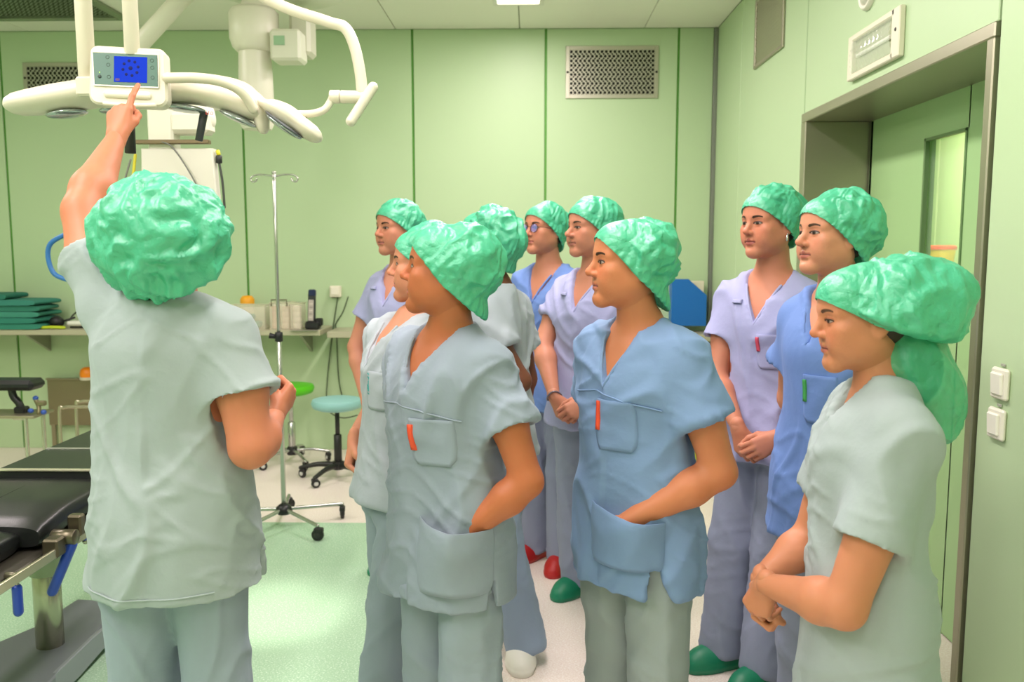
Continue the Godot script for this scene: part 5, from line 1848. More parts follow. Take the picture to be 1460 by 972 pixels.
	single("metal_tray", "thin grey tray under the handheld device at the shelf end", "tray", Mb.new().box(Vector3(0, 0.0, 0), Vector3(0.19, 0.008, 0.2), 0.002).mesh(), mat("9d9a8e", 0.35, 0.6), Vector3(-1.60, 0.9515 + 0.0005, -6.13))
	# cords hanging down the wall
	for q in [["grey power cord running from the socket down behind the shelf", [Vector3(-1.36, 1.17, -6.42), Vector3(-1.40, 1.06, -6.42), Vector3(-1.46, 0.965, -6.43), Vector3(-1.455, 0.90, -6.43), Vector3(-1.45, 0.6, -6.43), Vector3(-1.42, 0.42, -6.42), Vector3(-1.35, 0.35, -6.4), Vector3(-1.26, 0.38, -6.4), Vector3(-1.25, 0.47, -6.4)]], ["dark cord hanging straight below the shelf gap", [Vector3(-1.44, 1.16, -6.425), Vector3(-1.475, 0.97, -6.435), Vector3(-1.50, 0.8, -6.43), Vector3(-1.53, 0.55, -6.42), Vector3(-1.53, 0.33, -6.4), Vector3(-1.42, 0.26, -6.38), Vector3(-1.3, 0.28, -6.38)]]]:
		single("power_cord", q[0], "cord", Mb.new().tube(spline(q[1], 6), 0.005, 8).mesh(), mat("4f5f45", 0.5))
	# blue wall box
	var bb := thing("blue_wall_box", "blue wall box with a diagonal cut and cream paper behind it", "wall box", Vector3(1.185, 1.13, BACK))
	part("front", Mb.new().prism(PackedVector2Array([Vector2(-0.15, -0.165), Vector2(0.105, -0.165), Vector2(0.105, 0.06), Vector2(-0.03, 0.178), Vector2(-0.15, 0.178)]), 0.02, Transform3D(Basis(), Vector3(0, 0, 0.12)), 0.003).mesh(), mat("1268b8", 0.4), bb)
	part("side", Mb.new().box(Vector3(0.098, -0.06, 0.055), Vector3(0.014, 0.21, 0.11), 0.002).box(Vector3(-0.143, 0, 0.055), Vector3(0.014, 0.33, 0.11), 0.002).box(Vector3(-0.02, -0.158, 0.055), Vector3(0.24, 0.014, 0.11), 0.002).mesh(), mat("1268b8", 0.4), bb)
	part("paper", Mb.new().box(Vector3(-0.02, 0.0, 0.06), Vector3(0.225, 0.325, 0.05), 0.003).mesh(), mat("ded6bd", 0.7), bb)
	# lime bin by the corner
	var lb := thing("lime_bin", "lime green plastic bin in the corner behind the lavender shirts", "bin", Vector3(1.17, 0, -6.2))
	part("tub", Mb.new().lathe([Vector2(0, 0), Vector2(0.11, 0), Vector2(0.115, 0.01), Vector2(0.14, 0.50), Vector2(0, 0.50)], Vector3.ZERO, 28).mesh(), mat("b9c23a", 0.45), lb)
	part("lid", Mb.new().lathe([Vector2(0.145, 0.495), Vector2(0.15, 0.505), Vector2(0.145, 0.545), Vector2(0.11, 0.56), Vector2(0, 0.565)], Vector3.ZERO, 28).mesh(), mat("c6cf52", 0.4), lb)
	part("backrest", Mb.new().box(Vector3(0.10, 0.64, 0.0), Vector3(0.05, 0.26, 0.13), 0.02).mesh(), mat("c3cc4a", 0.45), lb)
	# stools
	stool("swivel stool with bright lime green seat and chrome base", Vector3(-1.70, 0, -6.02), mat("55c414", 0.35), 0.168, 0.575, mat("c3c4bf", 0.2, 0.9), 0.3, false)
	stool("swivel stool with pale blue seat and black star base", Vector3(-1.28, 0, -5.62), mat("8fc3c0", 0.4), 0.17, 0.545, mat("1b1c1b", 0.4), 0.55, true)
	stool("black swivel stool almost hidden behind the instructor's elbow", Vector3(-2.16, 0, -5.75), mat("22241f", 0.4), 0.16, 0.545, mat("1b1c1b", 0.4), -0.1, true)
	iv_stand()
	# steel panel and trolley at the left
	var sp := thing("steel_splashback", "brown-grey steel panel against the back wall under the shelf", "steel panel", Vector3(-3.35, 0.37, -6.40))
	part("plate", Mb.new().box(Vector3(0, 0, 0), Vector3(0.62, 0.36, 0.02), 0.003).mesh(), mat("8c8068", 0.3, 0.75), sp)
	part("fold", Mb.new().box(Vector3(0, 0.178, 0.015), Vector3(0.62, 0.012, 0.03), 0.003).mesh(), mat("9c917a", 0.3, 0.75), sp)
	part("leg", Mb.new().box(Vector3(-0.28, -0.27, 0.0), Vector3(0.03, 0.2, 0.03), 0.003).mesh(), mat("9c917a", 0.3, 0.75), sp)
	part("leg", Mb.new().box(Vector3(0.28, -0.27, 0.0), Vector3(0.03, 0.2, 0.03), 0.003).mesh(), mat("9c917a", 0.3, 0.75), sp)
	var og := thing("orange_lamp", "orange domed warning lamp on a pale base left of the instructor", "warning lamp", Vector3(-3.33, 0.548, -6.36))
	part("base", Mb.new().lathe([Vector2(0, 0), Vector2(0.052, 0), Vector2(0.056, 0.006), Vector2(0.056, 0.022), Vector2(0, 0.022)], Vector3.ZERO, 24).mesh(), mat("d8d4bc", 0.4), og)
	part("dome", Mb.new().lathe([Vector2(0.05, 0.02), Vector2(0.054, 0.045), Vector2(0.048, 0.075), Vector2(0.028, 0.092), Vector2(0, 0.097)], Vector3.ZERO, 24).mesh(), mat("f08a12", 0.35), og)
	arm_trolley()

func iv_stand() -> void:
	var chrome := mat("b9bab4", 0.22, 0.9)
	var t := thing("iv_stand", "chrome drip stand with four hooks and black casters", "drip stand", Vector3(-1.36, 0, -4.62))
	part("lower_pole", Mb.new().cyl(Vector3(0, 0.10, 0), Vector3(0, 1.07, 0), 0.0135).mesh(), chrome, t)
	part("upper_pole", Mb.new().cyl(Vector3(0, 1.05, 0), Vector3(0, 1.93, 0), 0.0095).mesh(), chrome, t)
	var cl := part("clamp", Mb.new().cyl(Vector3(0, 1.035, 0), Vector3(0, 1.085, 0), 0.021).mesh(), mat("15161a", 0.45), t)
	part("clamp_knob", Mb.new().cyl(Vector3(-0.015, 1.06, 0.0), Vector3(-0.05, 1.068, 0.01), 0.012, 0.016).mesh(), mat("15161a", 0.45), cl)
	part("top_cap", Mb.new().ball(Vector3(0, 1.935, 0), Vector3(0.013, 0.010, 0.013), 14).mesh(), chrome, t)
	for k in 4:
		var a := [0.05, 1.3, PI + 0.05, PI + 1.3][k] as float
		var d := Vector3(cos(a), 0, sin(a))
		part("hook", Mb.new().tube(spline([Vector3(0, 1.915, 0), d * 0.06 + Vector3(0, 1.925, 0), d * 0.105 + Vector3(0, 1.922, 0), d * 0.128 + Vector3(0, 1.905, 0), d * 0.118 + Vector3(0, 1.888, 0), d * 0.098 + Vector3(0, 1.893, 0), d * 0.094 + Vector3(0, 1.905, 0)], 5), 0.0045, 8).mesh(), chrome, t)
	part("hub", Mb.new().lathe([Vector2(0, 0.075), Vector2(0.035, 0.075), Vector2(0.046, 0.09), Vector2(0.04, 0.115), Vector2(0.022, 0.13), Vector2(0, 0.13)], Vector3.ZERO, 20).mesh(), mat("17181a", 0.4), t)
	for k in 5:
		var a := 0.75 + TAU * k / 5
		var d := Vector3(cos(a), 0, sin(a))
		part("base_leg", Mb.new().tube(PackedVector3Array([d * 0.03 + Vector3(0, 0.100, 0), d * 0.33 + Vector3(0, 0.082, 0)]), 0.0105, 10).mesh(), chrome, t)
		caster(t, d * 0.33, a + 0.7, 0.033, false)

func arm_trolley() -> void:
	var steel := mat("a79f86", 0.3, 0.75)
	var t := thing("padded_arm_support", "black padded arm support on a steel trolley at the left edge", "arm support", Vector3(-3.05, 0, -5.0))
	part("pad", Mb.new().box(Vector3(-0.08, 0.735, 0), Vector3(0.44, 0.062, 0.16), 0.022).mesh(), mat("16171a", 0.4), t)
	part("post", Mb.new().tube(spline([Vector3(-0.03, 0.71, 0), Vector3(-0.02, 0.66, 0), Vector3(0.01, 0.62, 0), Vector3(0.025, 0.575, 0)], 5), 0.022, 10).mesh(), mat("17181a", 0.4), t)
	part("foot", Mb.new().box(Vector3(0.025, 0.575, 0), Vector3(0.07, 0.05, 0.06), 0.008).mesh(), mat("17181a", 0.4), t)
	part("rail", Mb.new().box(Vector3(-0.15, 0.555, 0.0), Vector3(0.62, 0.016, 0.22), 0.004).mesh(), steel, t)
	for x in [-0.4, 0.09]:
		for z in [-0.09, 0.09]:
			part("leg", Mb.new().tube(spline([Vector3(x - 0.06, 0.548, z), Vector3(x, 0.545, z), Vector3(x + 0.008, 0.50, z), Vector3(x + 0.008, 0.05, z)], 5), 0.012, 10).mesh(), mat("c4bfae", 0.25, 0.8), t)
			caster(t, Vector3(x + 0.008, 0, z), 0.5, 0.026, false)
	for q in [Vector3(0.13, 0.655, 0.03), Vector3(0.115, 0.585, 0.06), Vector3(0.185, 0.575, 0.05)]:
		part("knob", Mb.new().ball(q, Vector3(0.017, 0.015, 0.015), 12).mesh(), mat("2d52a8", 0.35), t, "blue knob")
	part("clamp", Mb.new().tube(spline([Vector3(0.13, 0.645, 0.03), Vector3(0.145, 0.61, 0.03), Vector3(0.15, 0.57, 0.04)], 4), 0.013, 10).box(Vector3(0.165, 0.625, 0.03), Vector3(0.05, 0.03, 0.03), 0.006).mesh(), mat("8a8064", 0.35, 0.7), t)
	var r := thing("steel_trolley", "low steel trolley frame standing behind the operating table", "trolley", Vector3(-2.72, 0, -5.35))
	for z in [-0.1, 0.1]:
		part("side_frame", Mb.new().tube(spline([Vector3(-0.22, 0.05, z), Vector3(-0.22, 0.5, z), Vector3(-0.19, 0.545, z), Vector3(-0.1, 0.55, z), Vector3(0.1, 0.55, z), Vector3(0.19, 0.545, z), Vector3(0.22, 0.5, z), Vector3(0.22, 0.05, z)], 5), 0.011, 10).mesh(), mat("bdb49c", 0.25, 0.8), r)
	part("lower_deck", Mb.new().box(Vector3(0, 0.16, 0), Vector3(0.46, 0.015, 0.22), 0.003).mesh(), steel, r)
	for x in [-0.22, 0.22]:
		for z in [-0.1, 0.1]:
			caster(r, Vector3(x, 0, z), 0.2, 0.026, false)

func cushion(w: float, h: float, l: float, drop: float) -> ArrayMesh:
	# padded block, soft top, falling away towards +z by drop
	var m := Mb.new()
	var pts := PackedVector3Array()
	for j in 17:
		for i in 33:
			var a := TAU * i / 32
			var u := (j - 8) / 8.0
			var ca := cos(a)
			var sa := sin(a)
			var taper := 1.0 - 0.35 * pow(absf(u), 14.0)
			var zz := u * l / 2
			var y := signf(sa) * pow(absf(sa), 0.45) * h / 2 * taper + (0.006 * cos(ca * 1.4) if sa > 0 else 0.0)
			y -= drop * smoothstep(0.1, 1.0, u)
			pts.append(Vector3(signf(ca) * pow(absf(ca), 0.35) * w / 2 * (1.0 - 0.02 * pow(absf(u), 10.0)), y, zz))
	m.grid(pts, 33, Vector3.ZERO)
	if m.n[8 * 33 + 8].y < 0.0:
		m = Mb.new()
		m.grid(pts, 33, Vector3.ZERO, true)
	for e in [0, 16]:
		var fan := []
		for q in 32:
			fan.append(pts[e * 33 + q])
		m.face(fan, Vector3(0, 0, -1 if e == 0 else 1))
	return m.mesh()

func operating_table() -> void:
	var leather := StandardMaterial3D.new()
	leather.albedo_color = Color("191c1b")
	leather.roughness = 0.33
	leather.heightmap_enabled = true
	leather.heightmap_texture = noise_tex(0.12, 256, FastNoiseLite.TYPE_CELLULAR, 2)
	leather.heightmap_scale = 0.03
	triplanar(leather, 9.0)
	var steel := mat("a9a793", 0.25, 0.85)
	var grey := mat("70767a", 0.45)
	var blue := mat("1d3f9e", 0.35)
	var t := thing("operating_table", "operating table with black cushions on a steel column", "operating table", Vector3(-1.74, 0, -2.95))
	var o := Vector3(1.74, 0, 2.95)
	part("mat_board", Mb.new().box(Vector3(-1.705, 0.718, -3.66), Vector3(0.47, 0.05, 1.28), 0.008).mesh(), leather, t).position = o
	part("mat_trim", Mb.new().box(Vector3(-1.705, 0.7425, -3.021), Vector3(0.468, 0.008, 0.02), 0.002).mesh(), mat("d2ccb8", 0.25, 0.7), t, "bright steel edge").position = o
	part("mat_trim", Mb.new().box(Vector3(-1.705, 0.7435, -3.35), Vector3(0.462, 0.004, 0.012), 0.001).mesh(), mat("b9bab0", 0.3, 0.6), t).position = o
	part("back_cushion", cushion(0.47, 0.09, 0.30, 0.0), leather, t).position = o + Vector3(-1.705, 0.635, -3.13)
	part("seat_cushion", cushion(0.46, 0.095, 0.46, 0.02), leather, t).position = o + Vector3(-1.745, 0.668, -2.79)
	part("cushion_seam", Mb.new().tube(spline([Vector3(-1.755, 0.7185, -3.0), Vector3(-1.755, 0.7205, -2.8), Vector3(-1.755, 0.717, -2.64), Vector3(-1.755, 0.700, -2.57)], 5), 0.0018, 6).mesh(), mat("0c0d0d", 0.6), t).position = o
	part("leg_cushion", cushion(0.45, 0.085, 0.52, 0.05), leather, t).position = o + Vector3(-1.80, 0.638, -2.30)
	part("side_rail", Mb.new().box(Vector3(-1.455, 0.612, -2.62), Vector3(0.010, 0.03, 1.30), 0.002).mesh(), mat("b9b49c", 0.22, 0.85), t).position = o
	part("side_rail", Mb.new().box(Vector3(-2.03, 0.612, -2.62), Vector3(0.010, 0.03, 1.30), 0.002).mesh(), mat("b9b49c", 0.22, 0.85), t).position = o
	part("frame_plate", Mb.new().box(Vector3(-1.745, 0.585, -2.75), Vector3(0.5, 0.04, 1.1), 0.006).mesh(), mat("4c4a40", 0.4, 0.6), t).position = o
	for z in [-2.35, -2.72, -3.1]:
		part("rail_spacer", Mb.new().cyl(Vector3(-1.50, 0.612, z), Vector3(-1.452, 0.612, z), 0.011).mesh(), mat("6d6957", 0.3, 0.7), t).position = o
	var cl := part("rail_clamp", Mb.new().box(Vector3(-1.47, 0.625, -2.55), Vector3(0.05, 0.06, 0.05), 0.006).box(Vector3(-1.455, 0.66, -2.66), Vector3(0.045, 0.07, 0.035), 0.006).cyl(Vector3(-1.50, 0.64, -2.60), Vector3(-1.425, 0.64, -2.60), 0.024).mesh(), mat("5e5847", 0.3, 0.75), t)
	cl.position = o
	part("lever", Mb.new().tube(PackedVector3Array([Vector3(-1.44, 0.615, -2.60), Vector3(-1.50, 0.47, -2.58)]), 0.016, 12).mesh(), blue, t, "blue release lever").position = o
	part("lever", Mb.new().tube(PackedVector3Array([Vector3(-1.475, 0.57, -2.36), Vector3(-1.475, 0.50, -2.36)]), 0.014, 12).mesh(), blue, t, "blue release lever").position = o
	part("lever_stem", Mb.new().cyl(Vector3(-1.475, 0.60, -2.36), Vector3(-1.475, 0.56, -2.36), 0.007).mesh(), steel, t).position = o
	part("push_handle", Mb.new().tube(spline([Vector3(-1.46, 0.60, -2.72), Vector3(-1.44, 0.625, -2.85), Vector3(-1.42, 0.635, -2.98), Vector3(-1.40, 0.62, -3.1)], 6), 0.015, 10).mesh(), blue, t, "curved blue handle").position = o
	part("push_handle_tube", Mb.new().tube(spline([Vector3(-1.46, 0.585, -2.72), Vector3(-1.43, 0.605, -2.87), Vector3(-1.41, 0.61, -3.0), Vector3(-1.40, 0.60, -3.15)], 6), 0.011, 10).mesh(), steel, t).position = o
	part("column", Mb.new().cyl(Vector3(-1.74, 0.10, -2.96), Vector3(-1.74, 0.42, -2.96), 0.047).mesh(), steel, t).position = o
	part("column_sleeve", Mb.new().lathe([Vector2(0.0, 0.38), Vector2(0.055, 0.38), Vector2(0.057, 0.39), Vector2(0.057, 0.57), Vector2(0, 0.57)], Vector3(-1.74, 0, -2.96), 28).mesh(), mat("8f9a7c", 0.4, 0.3), t).position = o
	var foot := PackedVector2Array([Vector2(-2.02, -2.55), Vector2(-1.62, -2.55), Vector2(-1.60, -2.70), Vector2(-1.63, -3.05), Vector2(-1.66, -3.34), Vector2(-1.85, -3.36), Vector2(-1.88, -3.10), Vector2(-2.02, -2.80)])
	part("base", Mb.new().prism(foot, 0.07, Transform3D(Basis(Vector3(1, 0, 0), Vector3(0, 0, 1), Vector3(0, -1, 0)), Vector3(0, 0.075, 0)), 0.012).mesh(), grey, t).position = o
	part("base_skirt", Mb.new().prism(PackedVector2Array([Vector2(-3.36, 0.105), Vector2(-3.30, 0.06), Vector2(-2.9, 0.02), Vector2(-2.6, 0.02), Vector2(-2.6, 0.105), Vector2(-3.0, 0.118)]), 0.016, Transform3D(Basis(Vector3(0, 0, 1), Vector3(0, 1, 0), Vector3(-1, 0, 0)), Vector3(-1.612, 0, 0)), 0.003).mesh(), mat("868d90", 0.35), t).position = o
	part("foot_beam", Mb.new().box(Vector3(-1.56, 0.10, -3.34), Vector3(0.30, 0.035, 0.10), 0.006).mesh(), mat("b7b5aa", 0.3, 0.6), t).position = o
	part("pedal", Mb.new().box(Vector3(-1.58, 0.155, -3.62), Vector3(0.16, 0.025, 0.16), 0.006, Basis(Vector3(0, 0, 1), 0.25)).mesh(), mat("2c2a2b", 0.5), t).position = o
	part("pedal_arm", Mb.new().box(Vector3(-1.56, 0.122, -3.48), Vector3(0.04, 0.02, 0.24), 0.004).mesh(), mat("b7b5aa", 0.3, 0.6), t).position = o
	for q in [Vector3(-1.98, 0, -2.62), Vector3(-1.66, 0, -2.62), Vector3(-1.70, 0, -3.28), Vector3(-1.82, 0, -3.28)]:
		part("caster", Mb.new().cyl(q + Vector3(-0.012, 0.0335, 0), q + Vector3(0.012, 0.0335, 0), 0.033, -1, 16, 0.004).mesh(), mat("1b1c1b", 0.45), t).position = o

# ------------------------------------------------------------------ the people
func cloth(r: int, g: int, b: int) -> StandardMaterial3D:
	var m := StandardMaterial3D.new()
	m.albedo_color = Color8(r, g, b)
	m.roughness = 0.72
	m.metallic_specular = 0.35
	m.rim_enabled = true
	m.rim = 0.25
	m.rim_tint = 0.6
	m.heightmap_enabled = true
	m.heightmap_texture = cloth_relief
	m.heightmap_scale = 0.08
	triplanar(m, 2.6)
	return m

func skin_mat(r: int, g: int, b: int, lip: String, brow: String, seed_: int, lid := 0.0) -> StandardMaterial3D:
	var m := StandardMaterial3D.new()
	m.albedo_texture = face_texture(Color8(r, g, b), Color(lip), Color(brow), seed_, lid)
	m.roughness = 0.48
	m.metallic_specular = 0.4
	m.subsurf_scatter_enabled = true
	m.subsurf_scatter_strength = 0.12
	m.texture_repeat = true
	return m

var cloth_relief: NoiseTexture2D

func crumple() -> NoiseTexture2D:   # flat facets between sharp creases, as in crushed non-woven fabric
	var n := FastNoiseLite.new()
	n.noise_type = FastNoiseLite.TYPE_CELLULAR
	n.cellular_return_type = FastNoiseLite.RETURN_DISTANCE2_SUB
	n.frequency = 0.011
	n.seed = 33
	n.fractal_octaves = 2
	n.fractal_type = FastNoiseLite.FRACTAL_FBM
	n.domain_warp_enabled = true
	n.domain_warp_amplitude = 30.0
	n.domain_warp_frequency = 0.01
	var t := NoiseTexture2D.new()
	t.noise = n
	t.width = 512
	t.height = 512
	t.seamless = true
	return t

func everyone() -> void:
	cloth_relief = noise_tex(0.012, 512, FastNoiseLite.TYPE_SIMPLEX_SMOOTH, 4, null, true, 21)
	cap_mat = StandardMaterial3D.new()
	cap_mat.albedo_color = Color("46b88e")
	cap_mat.roughness = 0.43
	cap_mat.metallic_specular = 0.65
	cap_mat.backlight_enabled = true
	cap_mat.backlight = Color(0.2, 0.4, 0.33)
	cap_mat.heightmap_enabled = true
	cap_mat.heightmap_texture = crumple()
	cap_mat.heightmap_scale = 0.6
	triplanar(cap_mat, 4.0)
	var fold_mat: StandardMaterial3D = cap_mat.duplicate()
	fold_mat.albedo_color = Color("3cb886", 0.66)
	fold_mat.transparency = BaseMaterial3D.TRANSPARENCY_ALPHA
	build_head()
	build_clog()
	build_hand("relaxed", [[25, 35, 20], [32, 40, 22], [36, 42, 24], [40, 42, 24]], [Vector3(-0.55, 0.75, 0.35), Vector3(-0.2, 0.9, 0.4), Vector3(0.0, 0.9, 0.4)])
	build_hand("fist", [[62, 80, 45], [66, 84, 48], [70, 84, 48], [72, 84, 48]], [Vector3(-0.5, 0.75, 0.55), Vector3(0.1, 0.75, 0.7), Vector3(0.6, 0.5, 0.55)])
	build_hand("point", [[8, 10, 6], [62, 85, 45], [72, 88, 48], [76, 88, 48]], [Vector3(-0.4, 0.85, 0.35), Vector3(0.1, 0.85, 0.55), Vector3(0.5, 0.7, 0.5)])
	build_hand("clasp", [[38, 48, 25], [40, 50, 26], [42, 52, 26], [44, 52, 26]], [Vector3(-0.5, 0.8, 0.45), Vector3(-0.1, 0.9, 0.5), Vector3(0.2, 0.9, 0.4)])
	var grey := cloth(140, 153, 166)
	var greyp := cloth(143, 157, 168)
	var sage := cloth(154, 167, 167)
	var blue := cloth(118, 146, 184)
	var lav := cloth(164, 167, 207)
	var lavp := cloth(138, 146, 169)
	var deep := cloth(106, 136, 196)
	var white := cloth(168, 178, 186)
	var fair := "e0ac92"
	var green_clog := mat("0f7a58", 0.45)
	var brown := mat("2a1c14", 0.6)
	person({"seed": 1.0, "label": "person with back turned, raised hand touching the lamp's control panel", "at": Vector2(-0.865, -2.02), "yaw": 178.0, "h": 1.70, "seams": [{"dir": Vector3(0, 0, -1), "path": [Vector2(-0.16, 0.76), Vector2(-0.05, 0.757), Vector2(0.05, 0.757), Vector2(0.16, 0.76)]}], "slits": [[Vector3(-1, 0, 0.15), 0.09, 0.22, 0.1]], "wide": 1.02, "deep": 1.08, "cell": 0.0078, "hem": 0.735, "arm": 1.28, "shirt": sage, "pants": greyp, "clogs": mat("e5e2da", 0.5), "shoulder": 0.168,
		"left": {"shoulder": Vector3(0.165, 1.40, 0.02), "elbow": Vector3(-1.115, 1.635, -2.15), "wrist": Vector3(-1.107, 1.836, -2.33), "dir": Vector3(-0.02, 0.92, -0.35), "palm": Vector3(0.15, -0.3, -0.95), "hand": "point", "free": true},
		"right": {"elbow": Vector3(-0.648, 1.085, -1.95), "wrist": Vector3(-0.645, 1.12, -2.14), "dir": Vector3(0.2, 0.40, -0.6), "palm": Vector3(-0.8, 0.2, -0.2), "hand": "fist", "thick": 1.15, "free": true},
		"head": {"yaw": 172.0, "pitch": 22.0, "at": Vector3(-0.025, 1.568, 0.0)}, "skin": skin_mat(196, 124, 92, "b5655a", "4a3324", 1),
		"cap": {"centre": Vector3(0, 0.005, -0.035), "radii": Vector3(0.154, 0.160, 0.150), "tilt": -35.0, "seed": 2.0, "crease": 1.2, "back": -0.09}})
	person({"seed": 2.0, "label": "person in grey-blue scrubs with red chest tag, hand in pocket, nearest the instructor", "at": Vector2(-0.215, -2.17), "yaw": -42.0, "h": 1.60, "hem": 0.66, "shirt": grey, "pants": greyp, "clogs": green_clog, "wide": 0.98, "folds": 1.2,
		"left": {"elbow": Vector3(-0.005, 0.985, -2.03), "wrist": Vector3(-0.168, 0.842, -2.035), "hand": "fist", "palm": Vector3(0.3, 0, -0.9), "dir": Vector3(-0.3, -0.85, -0.4), "free": true},
		"right": {"elbow": Vector3(-0.30, 1.02, -2.29), "wrist": Vector3(-0.235, 0.88, -2.21), "hand": "fist", "dir": Vector3(0.1, -1, 0), "free": true}, "slits": [[Vector3(1, 0, 0.1), 0.10, 0.12, 0.0]],
		"head": {"yaw": -91.0, "pitch": 10.0, "at": Vector3(0.028, 1.485, 0.019)}, "skin": skin_mat(180, 106, 68, "b0645a", "2e2018", 2), "hair": brown,
		"cap": {"centre": Vector3(0, 0.025, -0.040), "radii": Vector3(0.098, 0.106, 0.104), "tilt": -38.0, "seed": 3.0, "back": -0.10, "rimback": 0.022},
		"patches": [{"called": "chest_pocket", "x0": 0.02, "x1": 0.125, "y0": 1.02, "y1": 1.135}, {"called": "red_tag", "x0": 0.020, "x1": 0.033, "y0": 1.055, "y1": 1.12, "off": 0.009, "round": 0.0, "cols": 4, "rows": 8, "mat": mat("e2502e", 0.6), "label": "orange-red name tag strip"}, {"called": "side_pocket", "x0": -0.02, "x1": 0.16, "y0": 0.71, "y1": 0.880, "bulge": 0.05, "round": 0.1, "slope": -0.02, "dir": Vector3(0.5, 0, 1)}], "seams": [{"path": [Vector2(-0.12, 1.155), Vector2(-0.03, 1.165), Vector2(0.05, 1.155), Vector2(0.15, 1.13)]}], "cell": 0.0078})
	person({"seed": 3.0, "label": "person in pale grey scrubs with teal tag, half hidden, fist at the side", "at": Vector2(-0.41, -2.62), "lean": -0.07, "feet": [Vector3(0.09, 0, 0.13), Vector3(-0.10, 0, -0.02)], "left": {"elbow": Vector3(-0.33, 1.03, -2.46), "wrist": Vector3(-0.29, 0.86, -2.45), "hand": "fist"}, "yaw": -62.0, "h": 1.59, "hem": 0.77, "shirt": white, "pants": greyp, "clogs": mat("e5e2da", 0.5),
		"right": {"elbow": Vector3(-0.47, 1.07, -2.78), "wrist": Vector3(-0.553, 0.948, -2.66), "dir": Vector3(-0.15, -0.95, 0.2), "hand": "fist", "palm": Vector3(0.9, 0, 0.1), "free": true},
		"head": {"yaw": -88.0, "pitch": 6.0, "at": Vector3(0.02, 1.485, -0.088)}, "skin": skin_mat(202, 136, 106, "bd6a62", "2a1c14", 3), "hair": brown,
		"cap": {"centre": Vector3(0, 0.04, -0.04), "radii": Vector3(0.098, 0.10, 0.118), "seed": 5.0},
		"patches": [{"called": "teal_tag", "x0": 0.045, "x1": 0.057, "y0": 1.11, "y1": 1.175, "off": 0.005, "round": 0.0, "cols": 4, "rows": 8, "mat": mat("3aa0a0", 0.6), "label": "teal name tag strip"}, {"called": "chest_pocket", "x0": 0.045, "x1": 0.14, "y0": 1.07, "y1": 1.18}]})
	person({"seed": 4.0, "label": "person in lavender scrubs farthest left of the group", "at": Vector2(-0.585, -3.95), "yaw": -30.0, "h": 1.73, "hem": 0.76, "shirt": lav, "pants": lavp, "clogs": green_clog,
		"right": {"elbow": Vector3(-0.80, 1.12, -4.0), "wrist": Vector3(-0.765, 0.88, -3.92)},
		"head": {"yaw": -47.0, "pitch": 3.0, "at": Vector3(0.0, 1.622, 0.03)}, "skin": skin_mat(196, 132, 106, "ad655c", "2a1a12", 4), "hair": brown,
		"cap": {"centre": Vector3(0, 0.045, -0.03), "radii": Vector3(0.092, 0.088, 0.112), "seed": 7.0, "crease": 0.7},
		"patches": [{"called": "loop_tab", "x0": -0.085, "x1": -0.05, "y0": 1.355, "y1": 1.368, "cols": 6, "rows": 4, "round": 0.0, "off": 0.008}]})
	person({"seed": 5.0, "label": "person in pale scrubs turned away, between the two front women", "at": Vector2(-0.135, -3.2), "yaw": -115.0, "h": 1.67, "hem": 0.76, "shirt": white, "pants": cloth(142, 158, 182), "clogs": mat("e9e6de", 0.5),
		"left": {"elbow": Vector3(-0.04, 1.08, -3.05), "wrist": Vector3(-0.22, 0.98, -3.12)},
		"feet": [Vector3(0.045, 0, -0.135), Vector3(-0.12, 0, 0.05)], "toes": [2.0, -0.1],
		"head": {"yaw": -118.0, "pitch": 4.0, "at": Vector3(0.0, 1.56, 0.03)}, "skin": skin_mat(112, 68, 48, "6e3a30", "1c1210", 5), "hair": mat("140d0a", 0.6),
		"cap": {"centre": Vector3(0, 0.03, -0.045), "radii": Vector3(0.100, 0.100, 0.122), "tilt": -35.0, "seed": 9.0, "back": -0.10, "rimback": 0.02}})
	person({"seed": 6.0, "label": "person with glasses in blue scrubs and red clogs at the back", "at": Vector2(0.085, -4.1), "yaw": -35.0, "h": 1.73, "hem": 0.78, "shirt": deep, "pants": lavp, "clogs": mat("b01c1c", 0.45),
		"head": {"yaw": -48.0, "pitch": 6.0, "at": Vector3(0.0, 1.622, 0.03)}, "skin": skin_mat(194, 130, 102, "b0665a", "2a1a12", 6), "hair": brown, "glasses": true,
		"cap": {"centre": Vector3(0, 0.035, -0.035), "radii": Vector3(0.092, 0.092, 0.112), "tilt": -30.0, "seed": 11.0, "crease": 0.8, "back": -0.09}})
	person({"seed": 7.0, "label": "older person in lavender scrubs with clasped hands and wrist bracelet", "at": Vector2(0.275, -3.66), "yaw": -38.0, "h": 1.72, "hem": 0.79, "wide": 1.1, "deep": 1.15, "bracelet": true, "shirt": lav, "pants": lavp, "clogs": green_clog, "arm": 1.1,
		"right": {"elbow": Vector3(0.055, 1.13, -3.66), "wrist": Vector3(0.10, 0.935, -3.50), "dir": Vector3(0.45, -0.85, 0.25), "palm": Vector3(0.5, 0.1, -0.8), "hand": "clasp", "free": true},
		"left": {"elbow": Vector3(0.46, 1.10, -3.50), "wrist": Vector3(0.23, 0.94, -3.38), "dir": Vector3(-0.8, -0.5, 0.1), "palm": Vector3(-0.1, -0.3, -0.9), "hand": "clasp", "free": true},
		"head": {"yaw": -62.0, "pitch": 4.0, "at": Vector3(0.0, 1.617, 0.035)}, "skin": skin_mat(196, 132, 106, "a8685c", "3a2a20", 7), "face": {"nose": 0.006, "full": 0.005, "jaw": 1.08}, "hair": brown,
		"cap": {"centre": Vector3(0, 0.045, -0.035), "radii": Vector3(0.092, 0.090, 0.115), "seed": 13.0, "crease": 0.7},
		"patches": [{"called": "loop_tab", "x0": -0.085, "x1": -0.05, "y0": 1.345, "y1": 1.358, "cols": 6, "rows": 4, "round": 0.0, "off": 0.008}]})
